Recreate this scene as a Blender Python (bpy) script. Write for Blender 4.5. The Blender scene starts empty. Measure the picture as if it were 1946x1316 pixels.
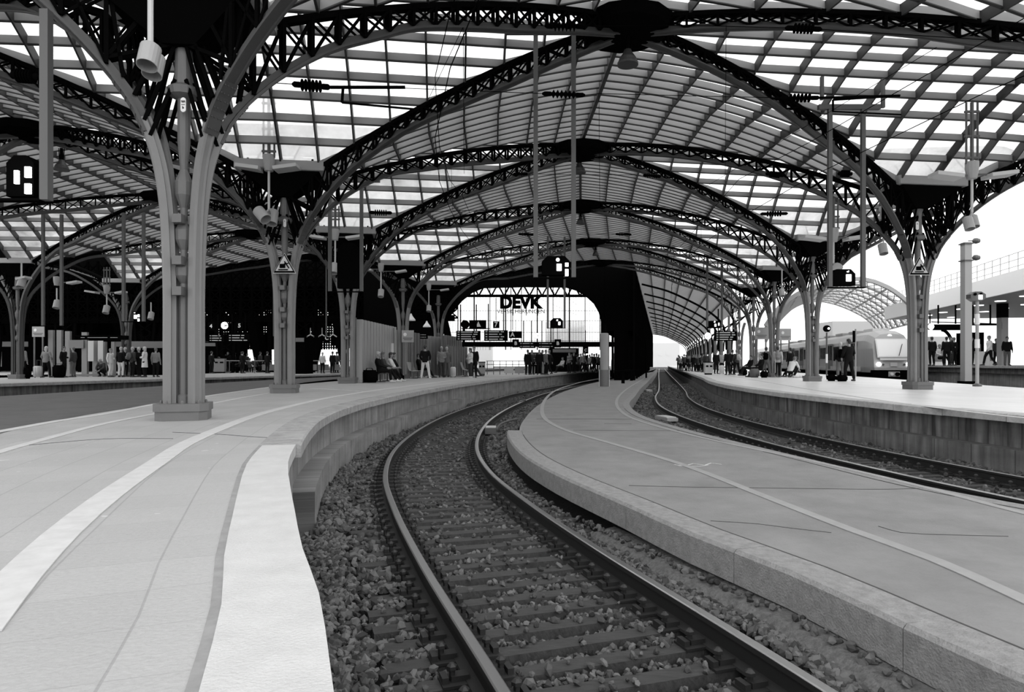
import bpy, math, random
import numpy as np
from mathutils import Vector, Matrix
S = bpy.context.scene
C = S.collection
PI = math.pi
# ---------------------------------------------------------------- camera, sky, exposure
EYE = 1.58; F = 1260.0; HX = 973.0; HY = 691.0
cam = bpy.data.objects.new('camera', bpy.data.cameras.new('camera'))
C.objects.link(cam)
cam.data.sensor_width = 36.0; cam.data.lens = F/1946*36
cam.data.shift_y = (HY-658)/1946
cam.data.clip_start = 0.05; cam.data.clip_end = 2000
cam.location = (0, 0, EYE); cam.rotation_euler = (PI/2, 0, 0)
S.camera = cam
w = bpy.data.worlds.new('overcast_sky'); S.world = w; w.use_nodes = True
w.node_tree.nodes['Background'].inputs[0].default_value = (1, 1, 1, 1)
w.node_tree.nodes['Background'].inputs[1].default_value = 1.9
sun = bpy.data.objects.new('sun', bpy.data.lights.new('sun', 'SUN')); C.objects.link(sun)
sun.data.energy = 0.4; sun.data.angle = math.radians(25)
sun.rotation_euler = (math.radians(40), math.radians(38), 0)
S.cycles.transparent_max_bounces = 16
S.view_settings.view_transform = 'Standard'; S.view_settings.look = 'None'
S.view_settings.exposure = 0.0; S.view_settings.gamma = 1; S.view_settings.use_curve_mapping = False

# ---------------------------------------------------------------- helpers
def G(px, py, z=0.0):
    d = (EYE-z)*F/(py-HY); return Vector(((px-HX)/F*d, d, z))
def A(px, py, d): return Vector(((px-HX)/F*d, d, EYE+(HY-py)/F*d))
def V(*a): return Vector(a)
def tag(o, label=None, cat=None, group=None, kind=None):
    if label: o['label'] = label
    if cat: o['category'] = cat
    if group: o['group'] = group
    if kind: o['kind'] = kind
    return o
def thing(name, label, cat, loc, group=None, rz=0):
    o = bpy.data.objects.new(name, None); C.objects.link(o)
    o.location = loc; o.rotation_euler = (0, 0, rz); o.empty_display_size = .1
    o['off'] = [0.0]; del o['off']
    return tag(o, label, cat, group)
def children(o): return [c for c in KIDS.get(o.name, [])]
KIDS = {}
def copy_tree(o, parent=None):
    c = o.copy(); C.objects.link(c); c.parent = parent
    if parent: KIDS.setdefault(parent.name, []).append(c)
    for ch in list(KIDS.get(o.name, [])): copy_tree(ch, c)
    return c
def world_off(p):
    v = Vector((0, 0, 0))
    while p is not None: v += Vector(p.location); p = p.parent
    return v
class MB:
    def __init__(s): s.v = []; s.f = []; s.m = []; s.uv = None
    def add(s, vs, fs, mi=0):
        n = len(s.v); s.v += [tuple(p) for p in vs]
        s.f += [tuple(i+n for i in f) for f in fs]; s.m += [mi]*len(fs); return s
    def hexa(s, p, mi=0):
        return s.add(p, [(0,3,2,1),(4,5,6,7),(0,1,5,4),(1,2,6,5),(2,3,7,6),(3,0,4,7)], mi)
    def box(s, c, d, rz=0, mi=0):
        x, y, z = d[0]/2, d[1]/2, d[2]/2; ca, sa = math.cos(rz), math.sin(rz)
        return s.hexa([(c[0]+a*ca-b*sa, c[1]+a*sa+b*ca, c[2]+e) for a, b, e in
            [(-x,-y,-z),(x,-y,-z),(x,y,-z),(-x,y,-z),(-x,-y,z),(x,-y,z),(x,y,z),(-x,y,z)]], mi)
    def bar(s, p, q, w, h=None, up=(0,0,1), mi=0):
        h = w if h is None else h
        p = Vector(p); q = Vector(q); t = q-p
        if t.length < 1e-5: return s
        t.normalize(); up = Vector(up)
        sd = t.cross(up)
        if sd.length < 1e-3: sd = t.cross(Vector((0,1,0)))
        sd.normalize(); u = sd.cross(t); a = sd*w/2; b = u*h/2
        return s.hexa([p-a-b, p+a-b, p+a+b, p-a+b, q-a-b, q+a-b, q+a+b, q-a+b], mi)
    def sweep(s, path, sec, up=(0,0,1), closed=True, cap=True, mi=0, side=None):
        path = [Vector(p) for p in path]; n = len(path); k = len(sec); up = Vector(up); vs = []
        for i, p in enumerate(path):
            t = (path[min(i+1, n-1)]-path[max(i-1, 0)]).normalized()
            if side is not None: sd = Vector(side)
            else:
                sd = t.cross(up)
                sd = sd.normalized() if sd.length > 1e-4 else Vector((1,0,0))
            u = sd.cross(t).normalized()
            for a, b in sec: vs.append(p+sd*a+u*b)
        fs = []
        for i in range(n-1):
            for j in range(k if closed else k-1):
                j2 = (j+1) % k
                fs.append((i*k+j, i*k+j2, (i+1)*k+j2, (i+1)*k+j))
        if cap and closed: fs += [tuple(range(k))[::-1], tuple((n-1)*k+j for j in range(k))]
        return s.add(vs, fs, mi)
    def tube(s, path, r, n=8, mi=0):
        return s.sweep(path, [(math.cos(2*PI*j/n)*r, math.sin(2*PI*j/n)*r) for j in range(n)], mi=mi,
                       up=(0,0,1) if abs((Vector(path[-1])-Vector(path[0])).normalized().z) < .95 else (0,1,0))
    def lathe(s, c, prof, n=16, mi=0, axis=None):
        vs = []; fs = []; k = len(prof)
        R = Vector((0,0,1)).rotation_difference(Vector(axis)).to_matrix() if axis is not None else None
        for r, z in prof:
            for j in range(n):
                p = Vector((r*math.cos(2*PI*j/n), r*math.sin(2*PI*j/n), z))
                if R: p = R @ p
                vs.append(p+Vector(c))
        for i in range(k-1):
            for j in range(n):
                j2 = (j+1) % n; fs.append((i*n+j, i*n+j2, (i+1)*n+j2, (i+1)*n+j))
        fs += [tuple(range(n))[::-1], tuple((k-1)*n+j for j in range(n))]
        return s.add(vs, fs, mi)
    def prism(s, poly, z0, z1, mi=0):
        n = len(poly)
        return s.add([(p[0], p[1], z0) for p in poly]+[(p[0], p[1], z1) for p in poly],
            [tuple(range(n))[::-1], tuple(range(n, 2*n))]+[(i, (i+1) % n, n+(i+1) % n, n+i) for i in range(n)], mi)
    def build(s, name, mat, parent=None, smooth=False, local=False):
        me = bpy.data.meshes.new(name)
        vs = np.array(s.v, dtype=np.float32).reshape(-1, 3)
        if parent is not None and not local: vs = vs-np.array(world_off(parent), dtype=np.float32)
        me.from_pydata(vs.tolist(), [], s.f)
        for m in (mat if isinstance(mat, (list, tuple)) else [mat]): me.materials.append(m)
        if isinstance(mat, (list, tuple)): me.polygons.foreach_set('material_index', s.m)
        if smooth: me.polygons.foreach_set('use_smooth', [True]*len(s.f))
        if s.uv is not None:
            l = me.uv_layers.new(name='along'); li = np.zeros(len(me.loops), dtype=np.int32)
            me.loops.foreach_get('vertex_index', li)
            l.data.foreach_set('uv', np.array(s.uv, dtype=np.float32)[li].ravel())
        me.update()
        o = bpy.data.objects.new(name, me); C.objects.link(o)
        if parent is not None: o.parent = parent; KIDS.setdefault(parent.name, []).append(o)
        return o
def cr(pts, step=.5):
    """smooth resample (centripetal-ish Catmull-Rom) of 2d/3d points"""
    P = [np.array(p, float) for p in pts]; P = [2*P[0]-P[1]]+P+[2*P[-1]-P[-2]]; out = []
    for i in range(1, len(P)-2):
        a, b, c, d = P[i-1:i+3]; L = np.linalg.norm(c-b); n = max(2, int(L/step))
        la = max(np.linalg.norm(b-a), 1e-6); lc = max(np.linalg.norm(d-c), 1e-6)
        mb = ((b-a)/la*L + (c-b))/2*1.0; mc = ((c-b)+(d-c)/lc*L)/2
        for k in range(n):
            t = k/n
            out.append((2*t**3-3*t*t+1)*b+(t**3-2*t*t+t)*mb+(-2*t**3+3*t*t)*c+(t**3-t*t)*mc)
    out.append(P[-2]); return [tuple(p) for p in out]
def offset(path, d):
    """shift a plan path to its right by d"""
    out = []; n = len(path)
    for i in range(n):
        a = path[max(i-1, 0)]; b = path[min(i+1, n-1)]; t = Vector((b[0]-a[0], b[1]-a[1])).normalized()
        out.append((path[i][0]+t.y*d, path[i][1]-t.x*d))
    return out
def xat(path, y):
    for i in range(len(path)-1):
        if path[i][1] <= y <= path[i+1][1]:
            t = (y-path[i][1])/(path[i+1][1]-path[i][1]+1e-9); return path[i][0]*(1-t)+path[i+1][0]*t
    return path[0][0] if y < path[0][1] else path[-1][0]

# ---------------------------------------------------------------- materials
def mat(name, col, rough=.6, metal=0.0, noise=0.0, nscale=6.0, bump=0.0, bscale=30.0, spec=.5, emit=0, coat=0, stretch=None):
    m = bpy.data.materials.new(name); m.use_nodes = True; N = m.node_tree.nodes; L = m.node_tree.links
    b = N['Principled BSDF']; b.inputs['Base Color'].default_value = (col, col, col, 1)
    b.inputs['Roughness'].default_value = rough; b.inputs['Metallic'].default_value = metal
    b.inputs['Specular IOR Level'].default_value = spec
    if emit: b.inputs['Emission Color'].default_value = (1,1,1,1); b.inputs['Emission Strength'].default_value = emit
    if noise or bump:
        g = N.new('ShaderNodeNewGeometry')
        src = g.outputs['Position']
        if stretch:
            mp = N.new('ShaderNodeMapping'); mp.inputs['Scale'].default_value = stretch
            L.new(src, mp.inputs[0]); src = mp.outputs[0]
    if noise:
        n = N.new('ShaderNodeTexNoise'); n.inputs['Scale'].default_value = nscale; n.inputs['Detail'].default_value = 6
        n.inputs['Roughness'].default_value = .65
        L.new(src, n.inputs['Vector'])
        r = N.new('ShaderNodeMapRange'); r.inputs['From Min'].default_value = .25; r.inputs['From Max'].default_value = .75
        r.inputs['To Min'].default_value = col*(1-noise); r.inputs['To Max'].default_value = col*(1+noise)
        L.new(n.outputs[0], r.inputs[0]); L.new(r.outputs[0], b.inputs['Base Color'])
    if bump:
        n2 = N.new('ShaderNodeTexNoise'); n2.inputs['Scale'].default_value = bscale; n2.inputs['Detail'].default_value = 4
        L.new(src, n2.inputs['Vector'])
        bp = N.new('ShaderNodeBump'); bp.inputs['Strength'].default_value = bump; bp.inputs['Distance'].default_value = .02
        L.new(n2.outputs[0], bp.inputs['Height']); L.new(bp.outputs[0], b.inputs['Normal'])
    return m
def M_(name, fn):
    m = bpy.data.materials.new(name); m.use_nodes = True; fn(m.node_tree.nodes, m.node_tree.links, m.node_tree.nodes['Principled BSDF']); return m
def math_(N, L, op, a, b=None, c=None):
    n = N.new('ShaderNodeMath'); n.operation = op
    for i, x in enumerate((a, b, c)):
        if x is None: continue
        if isinstance(x, (int, float)): n.inputs[i].default_value = x
        else: L.new(x, n.inputs[i])
    return n.outputs[0]
def paving(base, tileu, tilev, jw, joint=.5, edge=None, vmax=99, patch=.12, rough=.55):
    """slabs that follow the platform's curve: uv = metres along, metres from the edge"""
    def fn(N, L, b):
        uv = N.new('ShaderNodeUVMap'); uv.uv_map = 'along'
        sp = N.new('ShaderNodeSeparateXYZ'); L.new(uv.outputs[0], sp.inputs[0]); u, v = sp.outputs[0], sp.outputs[1]
        def joints(x, size, w):
            a = math_(N, L, 'DIVIDE', x, size); f = math_(N, L, 'FRACT', a)
            d = math_(N, L, 'MULTIPLY', math_(N, L, 'ABSOLUTE', math_(N, L, 'SUBTRACT', f, .5)), size)
            return math_(N, L, 'GREATER_THAN', d, size/2-w)
        g = N.new('ShaderNodeNewGeometry')
        def noise(sc, det=5):
            n = N.new('ShaderNodeTexNoise'); n.inputs['Scale'].default_value = sc; n.inputs['Detail'].default_value = det
            L.new(g.outputs['Position'], n.inputs['Vector']); return n.outputs[0]
        j = math_(N, L, 'MAXIMUM', math_(N, L, 'MULTIPLY', joints(u, tileu, jw*.7), .55), joints(v, tilev, jw))
        # a slab's own tone
        cb = N.new('ShaderNodeCombineXYZ')
        L.new(math_(N, L, 'FLOOR', math_(N, L, 'DIVIDE', u, tileu)), cb.inputs[0]); L.new(math_(N, L, 'FLOOR', math_(N, L, 'DIVIDE', v, tilev)), cb.inputs[1])
        wn = N.new('ShaderNodeTexWhiteNoise'); L.new(cb.outputs[0], wn.inputs['Vector'])
        col = math_(N, L, 'MULTIPLY_ADD', wn.outputs[0], base*.10, base*.95)
        col = math_(N, L, 'MULTIPLY', col, math_(N, L, 'MULTIPLY_ADD', noise(.9), patch*2, 1-patch))
        col = math_(N, L, 'MULTIPLY', col, math_(N, L, 'MULTIPLY_ADD', noise(40, 3), .16, .92))
        spk = math_(N, L, 'GREATER_THAN', noise(7, 2), .755)
        col = math_(N, L, 'MULTIPLY', col, math_(N, L, 'MULTIPLY_ADD', j, -joint, 1))
        col = math_(N, L, 'MULTIPLY', col, math_(N, L, 'MULTIPLY_ADD', spk, .35, 1))
        L.new(col, b.inputs['Base Color'])
        b.inputs['Roughness'].default_value = rough
        bp = N.new('ShaderNodeBump'); bp.inputs['Strength'].default_value = .35; bp.inputs['Distance'].default_value = .01
        L.new(math_(N, L, 'SUBTRACT', noise(60), j), bp.inputs['Height']); L.new(bp.outputs[0], b.inputs['Normal'])
    return fn
def wallmat(base, streak=.5, blockw=1.0, rough=.8):
    """concrete with vertical run-off stains; uv = metres along, height"""
    def fn(N, L, b):
        uv = N.new('ShaderNodeUVMap'); uv.uv_map = 'along'
        def nz(sx, sy, det=5):
            mp = N.new('ShaderNodeMapping'); mp.inputs['Scale'].default_value = (sx, sy, 1); L.new(uv.outputs[0], mp.inputs[0])
            n = N.new('ShaderNodeTexNoise'); n.inputs['Scale'].default_value = 1; n.inputs['Detail'].default_value = det
            L.new(mp.outputs[0], n.inputs['Vector']); return n.outputs[0]
        sp = N.new('ShaderNodeSeparateXYZ'); L.new(uv.outputs[0], sp.inputs[0])
        s1 = math_(N, L, 'MAXIMUM', math_(N, L, 'MULTIPLY_ADD', nz(7, .7), streak*5, 1-streak*2.5), .12)
        s2 = math_(N, L, 'MULTIPLY_ADD', nz(1.2, 3), 1.4, .3)
        f = math_(N, L, 'FRACT', math_(N, L, 'DIVIDE', sp.outputs[0], blockw))
        jt = math_(N, L, 'LESS_THAN', f, .018/blockw*1.4)
        col = math_(N, L, 'MULTIPLY', math_(N, L, 'MULTIPLY', s1, s2), base)
        col = math_(N, L, 'MULTIPLY', col, math_(N, L, 'MULTIPLY_ADD', jt, -.55, 1))
        L.new(col, b.inputs['Base Color']); b.inputs['Roughness'].default_value = rough
        bp = N.new('ShaderNodeBump'); bp.inputs['Strength'].default_value = .4; bp.inputs['Distance'].default_value = .02
        L.new(nz(30, 30), bp.inputs['Height']); L.new(bp.outputs[0], b.inputs['Normal'])
    return fn
m_pave = M_('platform_slabs', paving(.37, .37, .37, .0045, .22))
m_coping = mat('ribbed_edge_slab', .50, .6, noise=.10, nscale=5, bump=.3, bscale=90)
m_gutter = mat('edge_joint', .24, .8, noise=.2, nscale=12)
m_midpave = mat('worn_asphalt_light', .19, .75, noise=.22, nscale=1.6, bump=.25, bscale=60)
m_kerb = mat('kerb_stone', .22, .8, noise=.28, nscale=14, bump=.5, bscale=70)
m_foot = mat('rough_concrete_foot', .10, .9, noise=.5, nscale=22, bump=.9, bscale=40)
m_rpave = M_('pale_slabs', paving(.66, .9, .45, .006, .16, rough=.35))
m_lpave = M_('grey_slabs', paving(.34, .9, .45, .006, .2))
m_asph = mat('dark_asphalt', .085, .7, noise=.25, nscale=2, bump=.2)
m_wallL = M_('edge_wall_pale', wallmat(.19, .3, 1.2))
m_wallR = M_('edge_wall_stained', wallmat(.10, .8, .62))
m_wallR2 = M_('edge_wall_foot_stained', wallmat(.115, .5, .83))
m_wallD = M_('edge_wall_dark', wallmat(.09, .6, .8))
m_line = mat('line_paint', .52, .6, noise=.12, nscale=9)
m_lineold = mat('faded_line_paint', .27, .7, noise=.12, nscale=5)
m_ground = mat('ballast_bed', .014, .95, noise=.6, nscale=18, bump=.8, bscale=25)
m_stone = bpy.data.materials.new('crushed_stone')
m_steel = mat('polished_rail_head', .55, .28, 1.0)
m_rail = mat('rusty_rail', .007, .7)
m_sleep = mat('tarred_timber', .034, .7, noise=.45, nscale=9, bump=.4, stretch=(1,6,1))
m_fast = mat('rail_fastening', .012, .6)
m_paint = mat('grey_column_paint', .17, .42, noise=.07, nscale=3)
m_paintD = mat('dark_grey_paint', .12, .5, noise=.1, nscale=3)  # darker grey than the column paint
m_chord = mat('grey_chord_paint', .045, .45)
m_truss = mat('backlit_iron_black', .0035, 1.0, spec=0)  # backlit black of the roof iron put into the colour; plain black parts too
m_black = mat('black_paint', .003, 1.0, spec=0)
m_dark = mat('shade_black_wall', .0025, 1.0, spec=0)  # deep shade of the far walls and booths put into the colour
m_fin = mat('glazing_bar_paint', .31, .6)
m_bar = mat('purlin_paint', .035, .6)
m_white = mat('white_enamel', .75, .45)
m_grey = mat('grey_enamel', .33, .5)
m_lgrey = mat('light_grey_enamel', .5, .5)
m_glow = mat('lit_panel', .8, .5, emit=3.5)
m_shade_iron = mat('shade_black_iron', .0012, 1.0, spec=0)  # girder lattice in near-black, its shade put into the colour
m_bright = mat('pale_facade', .75, .8)
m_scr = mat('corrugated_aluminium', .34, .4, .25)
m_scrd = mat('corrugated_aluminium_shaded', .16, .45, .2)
def _glass(tr, dirt, tint=1.0):
    def fn(N, L, b):
        N.remove(b); o = N['Material Output']
        t = N.new('ShaderNodeBsdfTransparent'); t.inputs[0].default_value = (tint, tint, tint, 1)
        g = N.new('ShaderNodeBsdfGlossy'); g.inputs['Roughness'].default_value = .08
        d1 = N.new('ShaderNodeBsdfTranslucent'); d1.inputs[0].default_value = (.95, .95, .95, 1); d2 = N.new('ShaderNodeBsdfDiffuse'); d2.inputs[0].default_value = (.95, .95, .95, 1); d = N.new('ShaderNodeAddShader') if False else N.new('ShaderNodeMixShader'); d.inputs[0].default_value = .4; L.new(d1.outputs[0], d.inputs[1]); L.new(d2.outputs[0], d.inputs[2])
        m1 = N.new('ShaderNodeMixShader'); m1.inputs[0].default_value = dirt
        geo = N.new('ShaderNodeNewGeometry'); n = N.new('ShaderNodeTexNoise'); n.inputs['Scale'].default_value = 1.3; n.inputs['Detail'].default_value = 4
        L.new(geo.outputs['Position'], n.inputs['Vector'])
        L.new(math_(N, L, 'MULTIPLY', n.outputs[0], dirt*2), m1.inputs[0])
        L.new(t.outputs[0], m1.inputs[1]); L.new(d.outputs[0], m1.inputs[2])
        m2 = N.new('ShaderNodeMixShader'); m2.inputs[0].default_value = tr
        L.new(m1.outputs[0], m2.inputs[1]); L.new(g.outputs[0], m2.inputs[2]); L.new(m2.outputs[0], o.inputs[0])
    return fn
m_glass = M_('roof_glass', _glass(.02, .55))
m_wglass = M_('window_glass', _glass(.10, .04, .95))
m_dglass = mat('dark_window', .03, .08, spec=.8)
def _st(N, L, b):
    a = N.new('ShaderNodeAttribute'); a.attribute_name = 'tone'; L.new(a.outputs['Fac'], b.inputs['Base Color']); b.inputs['Roughness'].default_value = .8
m_stone.use_nodes = True; _st(m_stone.node_tree.nodes, m_stone.node_tree.links, m_stone.node_tree.nodes['Principled BSDF'])
def cloth(c): return mat('cloth_%02d' % int(c*100), c, .85)
# ================================================================ ground, platforms, tracks
PZ, MZ, BZ = .78, .22, -.19          # platform, service platform, ballast heights over the rail top
EL = cr([(.34,-.6),(-.09,.6),(-.46,1.69),(-.67,2.3),(-.90,2.85),(-1.18,3.6),(-1.42,4.25),(-1.80,5.33),(-2.12,6.5),(-2.46,7.9),(-2.76,9.4),(-3.0,11.6),(-3.04,14.2),(-2.86,17.5),
         (-2.45,22.2),(-1.85,27),(-.75,33),(1.1,41.5),(4.0,53),(7.9,67),(16,95),(30,140)], .4)
ER = cr([(12.6,-1),(10.6,2),(9.2,5),(8.35,8),(7.87,10.5),(7.58,13.1),(7.45,18),(7.85,23.5),(9.0,30),(10.75,37.3),(13.6,50),(21.1,84),(46,196)], .6)
T1 = cr([(2.0,-1),(1.38,1.1),(.70,3.35),(.03,5.4),(-.55,7.4),(-1.05,9.5),(-1.42,12.5),(-1.42,17.5),(-1.05,22),(-.50,26.2),(.85,34.3),(2.45,41),(6.0,54),(9.75,67),(17.7,95),(31.7,140)], .4); T2 = offset(ER, -1.70)
ML = cr([(3.3,-.3),(2.72,1.4),(2.15,3.0),(1.80,4.32),(1.42,5.3),(1.097,6.37),(.55,8.1),(.2,9.6),(-.02,11.4),(-.1,13.4),(.12,17),(.62,21.7),(2.2,31.7),(4.2,41),(7.2,52.5),(13,75),(22,105)], .4)
MR = cr([(8.3,-.3),(6.5,3.2),(5.45,5.3),(4.86,6.5),(4.55,7.4),(4.28,9.07),(3.97,11),(3.60,13.6),(3.40,17.1),(3.9,22),(5.0,27),(7.0,36),(9.35,46),(13.5,64),(22,101),(43,196)], .4)
def strip(name, Lp, Rp, z, m, parent=None, thick=None, kind='structure'):
    """a surface between two plan paths resampled to the same number of stations"""
    def res(p, n):
        P = np.array([(q[0], q[1]) for q in p]); s = np.r_[0, np.cumsum(np.hypot(*np.diff(P, axis=0).T))]
        t = np.linspace(0, 1, n)**1.3*s[-1]; return np.c_[np.interp(t, s, P[:,0]), np.interp(t, s, P[:,1])], t
    n = 220; a, ta = res(Lp, n); b, tb = res(Rp, n); mb = MB(); mb.uv = []
    K = 6
    for i in range(n):
        for k in range(K+1):
            q = a[i]*(1-k/K)+b[i]*k/K; mb.v.append((q[0], q[1], z)); mb.uv.append((ta[i], np.hypot(*(q-a[i]))))
    for i in range(n-1):
        for k in range(K): mb.f.append((i*(K+1)+k, i*(K+1)+k+1, (i+1)*(K+1)+k+1, (i+1)*(K+1)+k)); mb.m.append(0)
    o = mb.build(name, m, parent)
    if kind: o['kind'] = kind
    return o
def wall(name, path, z0, z1, m, th=.25, sgn=1, parent=None, steps=None, kind='structure'):
    """vertical wall under a platform edge, thickness to the left (sgn>0) of the path"""
    b = offset(path, -th*sgn); mb = MB(); mb.uv = []; s = 0; n = len(path)
    for i in range(n):
        if i: s += math.hypot(path[i][0]-path[i-1][0], path[i][1]-path[i-1][1])
        for q, z in ((path[i], z0), (path[i], z1), (b[i], z1), (b[i], z0)): mb.v.append((q[0], q[1], z)); mb.uv.append((s, z))
    for i in range(n-1):
        for j in range(4): mb.f.append((i*4+j, (i+1)*4+j, (i+1)*4+(j+1) % 4, i*4+(j+1) % 4)); mb.m.append(0)
    mb.f += [(0,1,2,3), ((n-1)*4+3, (n-1)*4+2, (n-1)*4+1, (n-1)*4)]; mb.m += [0, 0]
    o = mb.build(name, m, parent)
    if kind: o['kind'] = kind
    return o
def clip(path, y0, y1): return [p for p in path if y0 <= p[1] <= y1]
# --- the ground under everything
g = MB().add([(-160,-30,BZ-.12),(160,-30,BZ-.12),(160,420,BZ-.12),(-160,420,BZ-.12)], [(0,1,2,3)]).build('ground', m_ground); g['kind'] = 'structure'
# --- left platform
LE = cr([(-30,-1.5),(-14.5,1.5),(-13.0,6),(-12.4,9.5),(-12.5,14),(-12.3,18.5),(-12.3,23),(-12.0,28),(-11.0,36),(-9.6,43),(-7.6,52),(-4,66),(3,92),(16,138)], .8)
def edge_floor(name, E, far, z, m):
    mb = MB(); mb.uv = []; K = 8; s = 0; E = offset(E, -.34); n = len(E); V_ = []
    for i in range(n):
        if i: s += math.hypot(E[i][0]-E[i-1][0], E[i][1]-E[i-1][1])
        a_ = E[max(i-1,0)]; b_ = E[min(i+1,n-1)]; t = Vector((b_[0]-a_[0], b_[1]-a_[1])).normalized(); nn = Vector((-t.y, t.x)); v = 0
        while v < 26 and E[i][0]+nn.x*v > xat(far, E[i][1]+nn.y*v): v += .05
        V_.append((E[i], nn, v, s))
    for p, nn, v, s in V_:
        for k in range(K+1): w_ = v*k/K; mb.v.append((p[0]+nn.x*w_, p[1]+nn.y*w_, z)); mb.uv.append((s, w_+.16))
    for i in range(n-1):
        for k in range(K): mb.f.append((i*(K+1)+k, (i+1)*(K+1)+k, (i+1)*(K+1)+k+1, i*(K+1)+k+1)); mb.m.append(0)
    return tag(mb.build(name, m), kind='structure')
edge_floor('platform_floor', EL, LE, PZ, m_pave)
nearE = clip(EL, -1, 6.55); farE = clip(EL, 6.5, 200)
# coping: smooth ribbed slab near, stone blocks beyond the joint
c1 = MB().sweep([(p[0], p[1], PZ-.04) for p in offset(nearE, -.15)], [(-.16,-.06),(.15,-.06),(.15,.045),(-.16,.045)]).build('platform_edge_slab', m_coping); tag(c1, kind='structure')
c2 = MB().sweep([(p[0], p[1], PZ-.04) for p in offset(EL, -.325)], [(-.018,-.03),(.018,-.03),(.018,.043),(-.018,.043)]).build('platform_joint', m_gutter); tag(c2, kind='structure')
def coping_blocks(name, path, z, m, n0=.95, inw=.34, over=.05, h=.13, side=1):
    """individual-looking edge stones in one course: small gaps and level changes"""
    mb = MB(); rnd = random.Random(5); i = 0; P = path; seg = []
    acc = 0; last = 0
    for i in range(1, len(P)):
        acc += math.hypot(P[i][0]-P[i-1][0], P[i][1]-P[i-1][1])
        if acc > n0:
            seg.append((last, i)); last = i; acc = 0
    for a, b in seg:
        sub = P[a:b+1]; dz = rnd.uniform(-.004, .004); q = [Vector((p[0], p[1], z+dz)) for p in offset(sub, (over-inw)/2*side)]
        t0 = (q[1]-q[0]).normalized(); q[0] = q[0]+t0*.008; q[-1] = q[-1]-t0*.008
        wd = (inw+over)/2
        mb.sweep(q, [(-wd,-h),(wd*1.0,-h),(wd,-.015),(wd-.02,0),(-wd,0)] if side > 0 else [(-wd,-h),(wd,-h),(wd,0),(-wd+.02,0),(-wd,-.015)])
    return tag(mb.build(name, m), kind='structure')
m_cope2 = mat('edge_stone', .30, .7, noise=.35, nscale=7, bump=.4, bscale=40)
m_cope3 = mat('edge_stone_pale', .42, .6, noise=.3, nscale=6, bump=.4, bscale=40)
coping_blocks('platform_edge_stones', farE, PZ+.003, m_cope2, 1.0)
# wall below: the near section stands further out and has a steel-faced panel; beyond the joint a stepped concrete wall
wall('edge_wall', offset(nearE, -.03), BZ-.1, PZ-.09, m_wallL)
wall('edge_wall', offset(farE, -.10), BZ-.1, PZ-.12, m_wallL)
mid = clip(EL, 6.6, 26.5)
st = MB(); st.uv = None
wall('edge_wall_foot', offset(mid, .16), BZ-.1, .22, m_wallL, th=.30)
# --- middle service platform
strip('service_platform_floor', offset(ML, .30), offset(MR, -.05), MZ, m_midpave)
kn = clip(ML, -1, 13.5)
mbk = MB(); P = kn; last = 0; acc = 0
for i in range(1, len(P)):
    acc += math.hypot(P[i][0]-P[i-1][0], P[i][1]-P[i-1][1])
    if acc > 1.15 or i == len(P)-1:
        q = [Vector((p[0], p[1], MZ)) for p in offset(P[last:i+1], .15)]
        t0 = (q[1]-q[0]).normalized(); q[0] = q[0]+t0*.006
        mbk.sweep(q, [(-.15,-.24),(.145,-.24),(.145,.004),(-.125,.008),(-.15,-.018)]); last = i; acc = 0
tag(mbk.build('kerb', m_kerb), kind='structure')
wall('kerb_wall', offset(clip(ML, 13.3, 120), .25), BZ-.1, MZ-.003, m_kerb, th=.3, sgn=-1)
wall('kerb_wall', offset(MR, 0), BZ-.1, MZ+.003, m_kerb, th=.22)
# rough concrete foot in front of the kerb
ft = MB().sweep([(p[0], p[1], -.04-.035*max(0, p[1]-4.2)) for p in clip(ML, 0, 7.2)], [(-.31,-.2),(.1,-.2),(.1,.03),(-.12,-.01),(-.28,-.11)]).build('kerb_footing', m_foot); tag(ft, kind='structure')
# --- right platform
RE = cr([(20,-2),(15.5,6),(15.2,12),(15.9,18),(16.85,22.4),(18.6,30),(20.6,38.8),(24.4,56),(35,104),(55,196)], 1)
strip('platform_floor', offset(ER, .3), RE, PZ, m_rpave)
coping_blocks('platform_edge_stones', ER, PZ+.003, m_cope3, .95, side=-1)
wall('edge_wall', offset(ER, .10), .24, PZ-.12, m_wallR, th=.5, sgn=-1)
wall('edge_wall_foot', offset(ER, -.03), BZ-.1, .22, m_wallR2, th=.58, sgn=-1)
wall('edge_wall_shadow_line', offset(ER, .04), .22, .245, m_asph, th=.5, sgn=-1)  # dark strip painting the shadow line between the two wall courses
wall('edge_wall', RE, BZ-.1, PZ-.01, m_wallD)
wall('edge_wall', offset(LE, 0), BZ-.1, PZ-.01, m_wallD, sgn=-1)
# dark asphalt margin along the left platform's far edge, with the edge stones
strip('asphalt_margin', offset(LE, .02), cr([G(-40,836,PZ)[:2], G(30,817,PZ)[:2], G(170,788,PZ)[:2], G(300,768,PZ)[:2], G(400,752,PZ)[:2], G(500,738,PZ)[:2], (-8.7,35),(-7.1,43)], .8), PZ+.004, m_asph)
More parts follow.
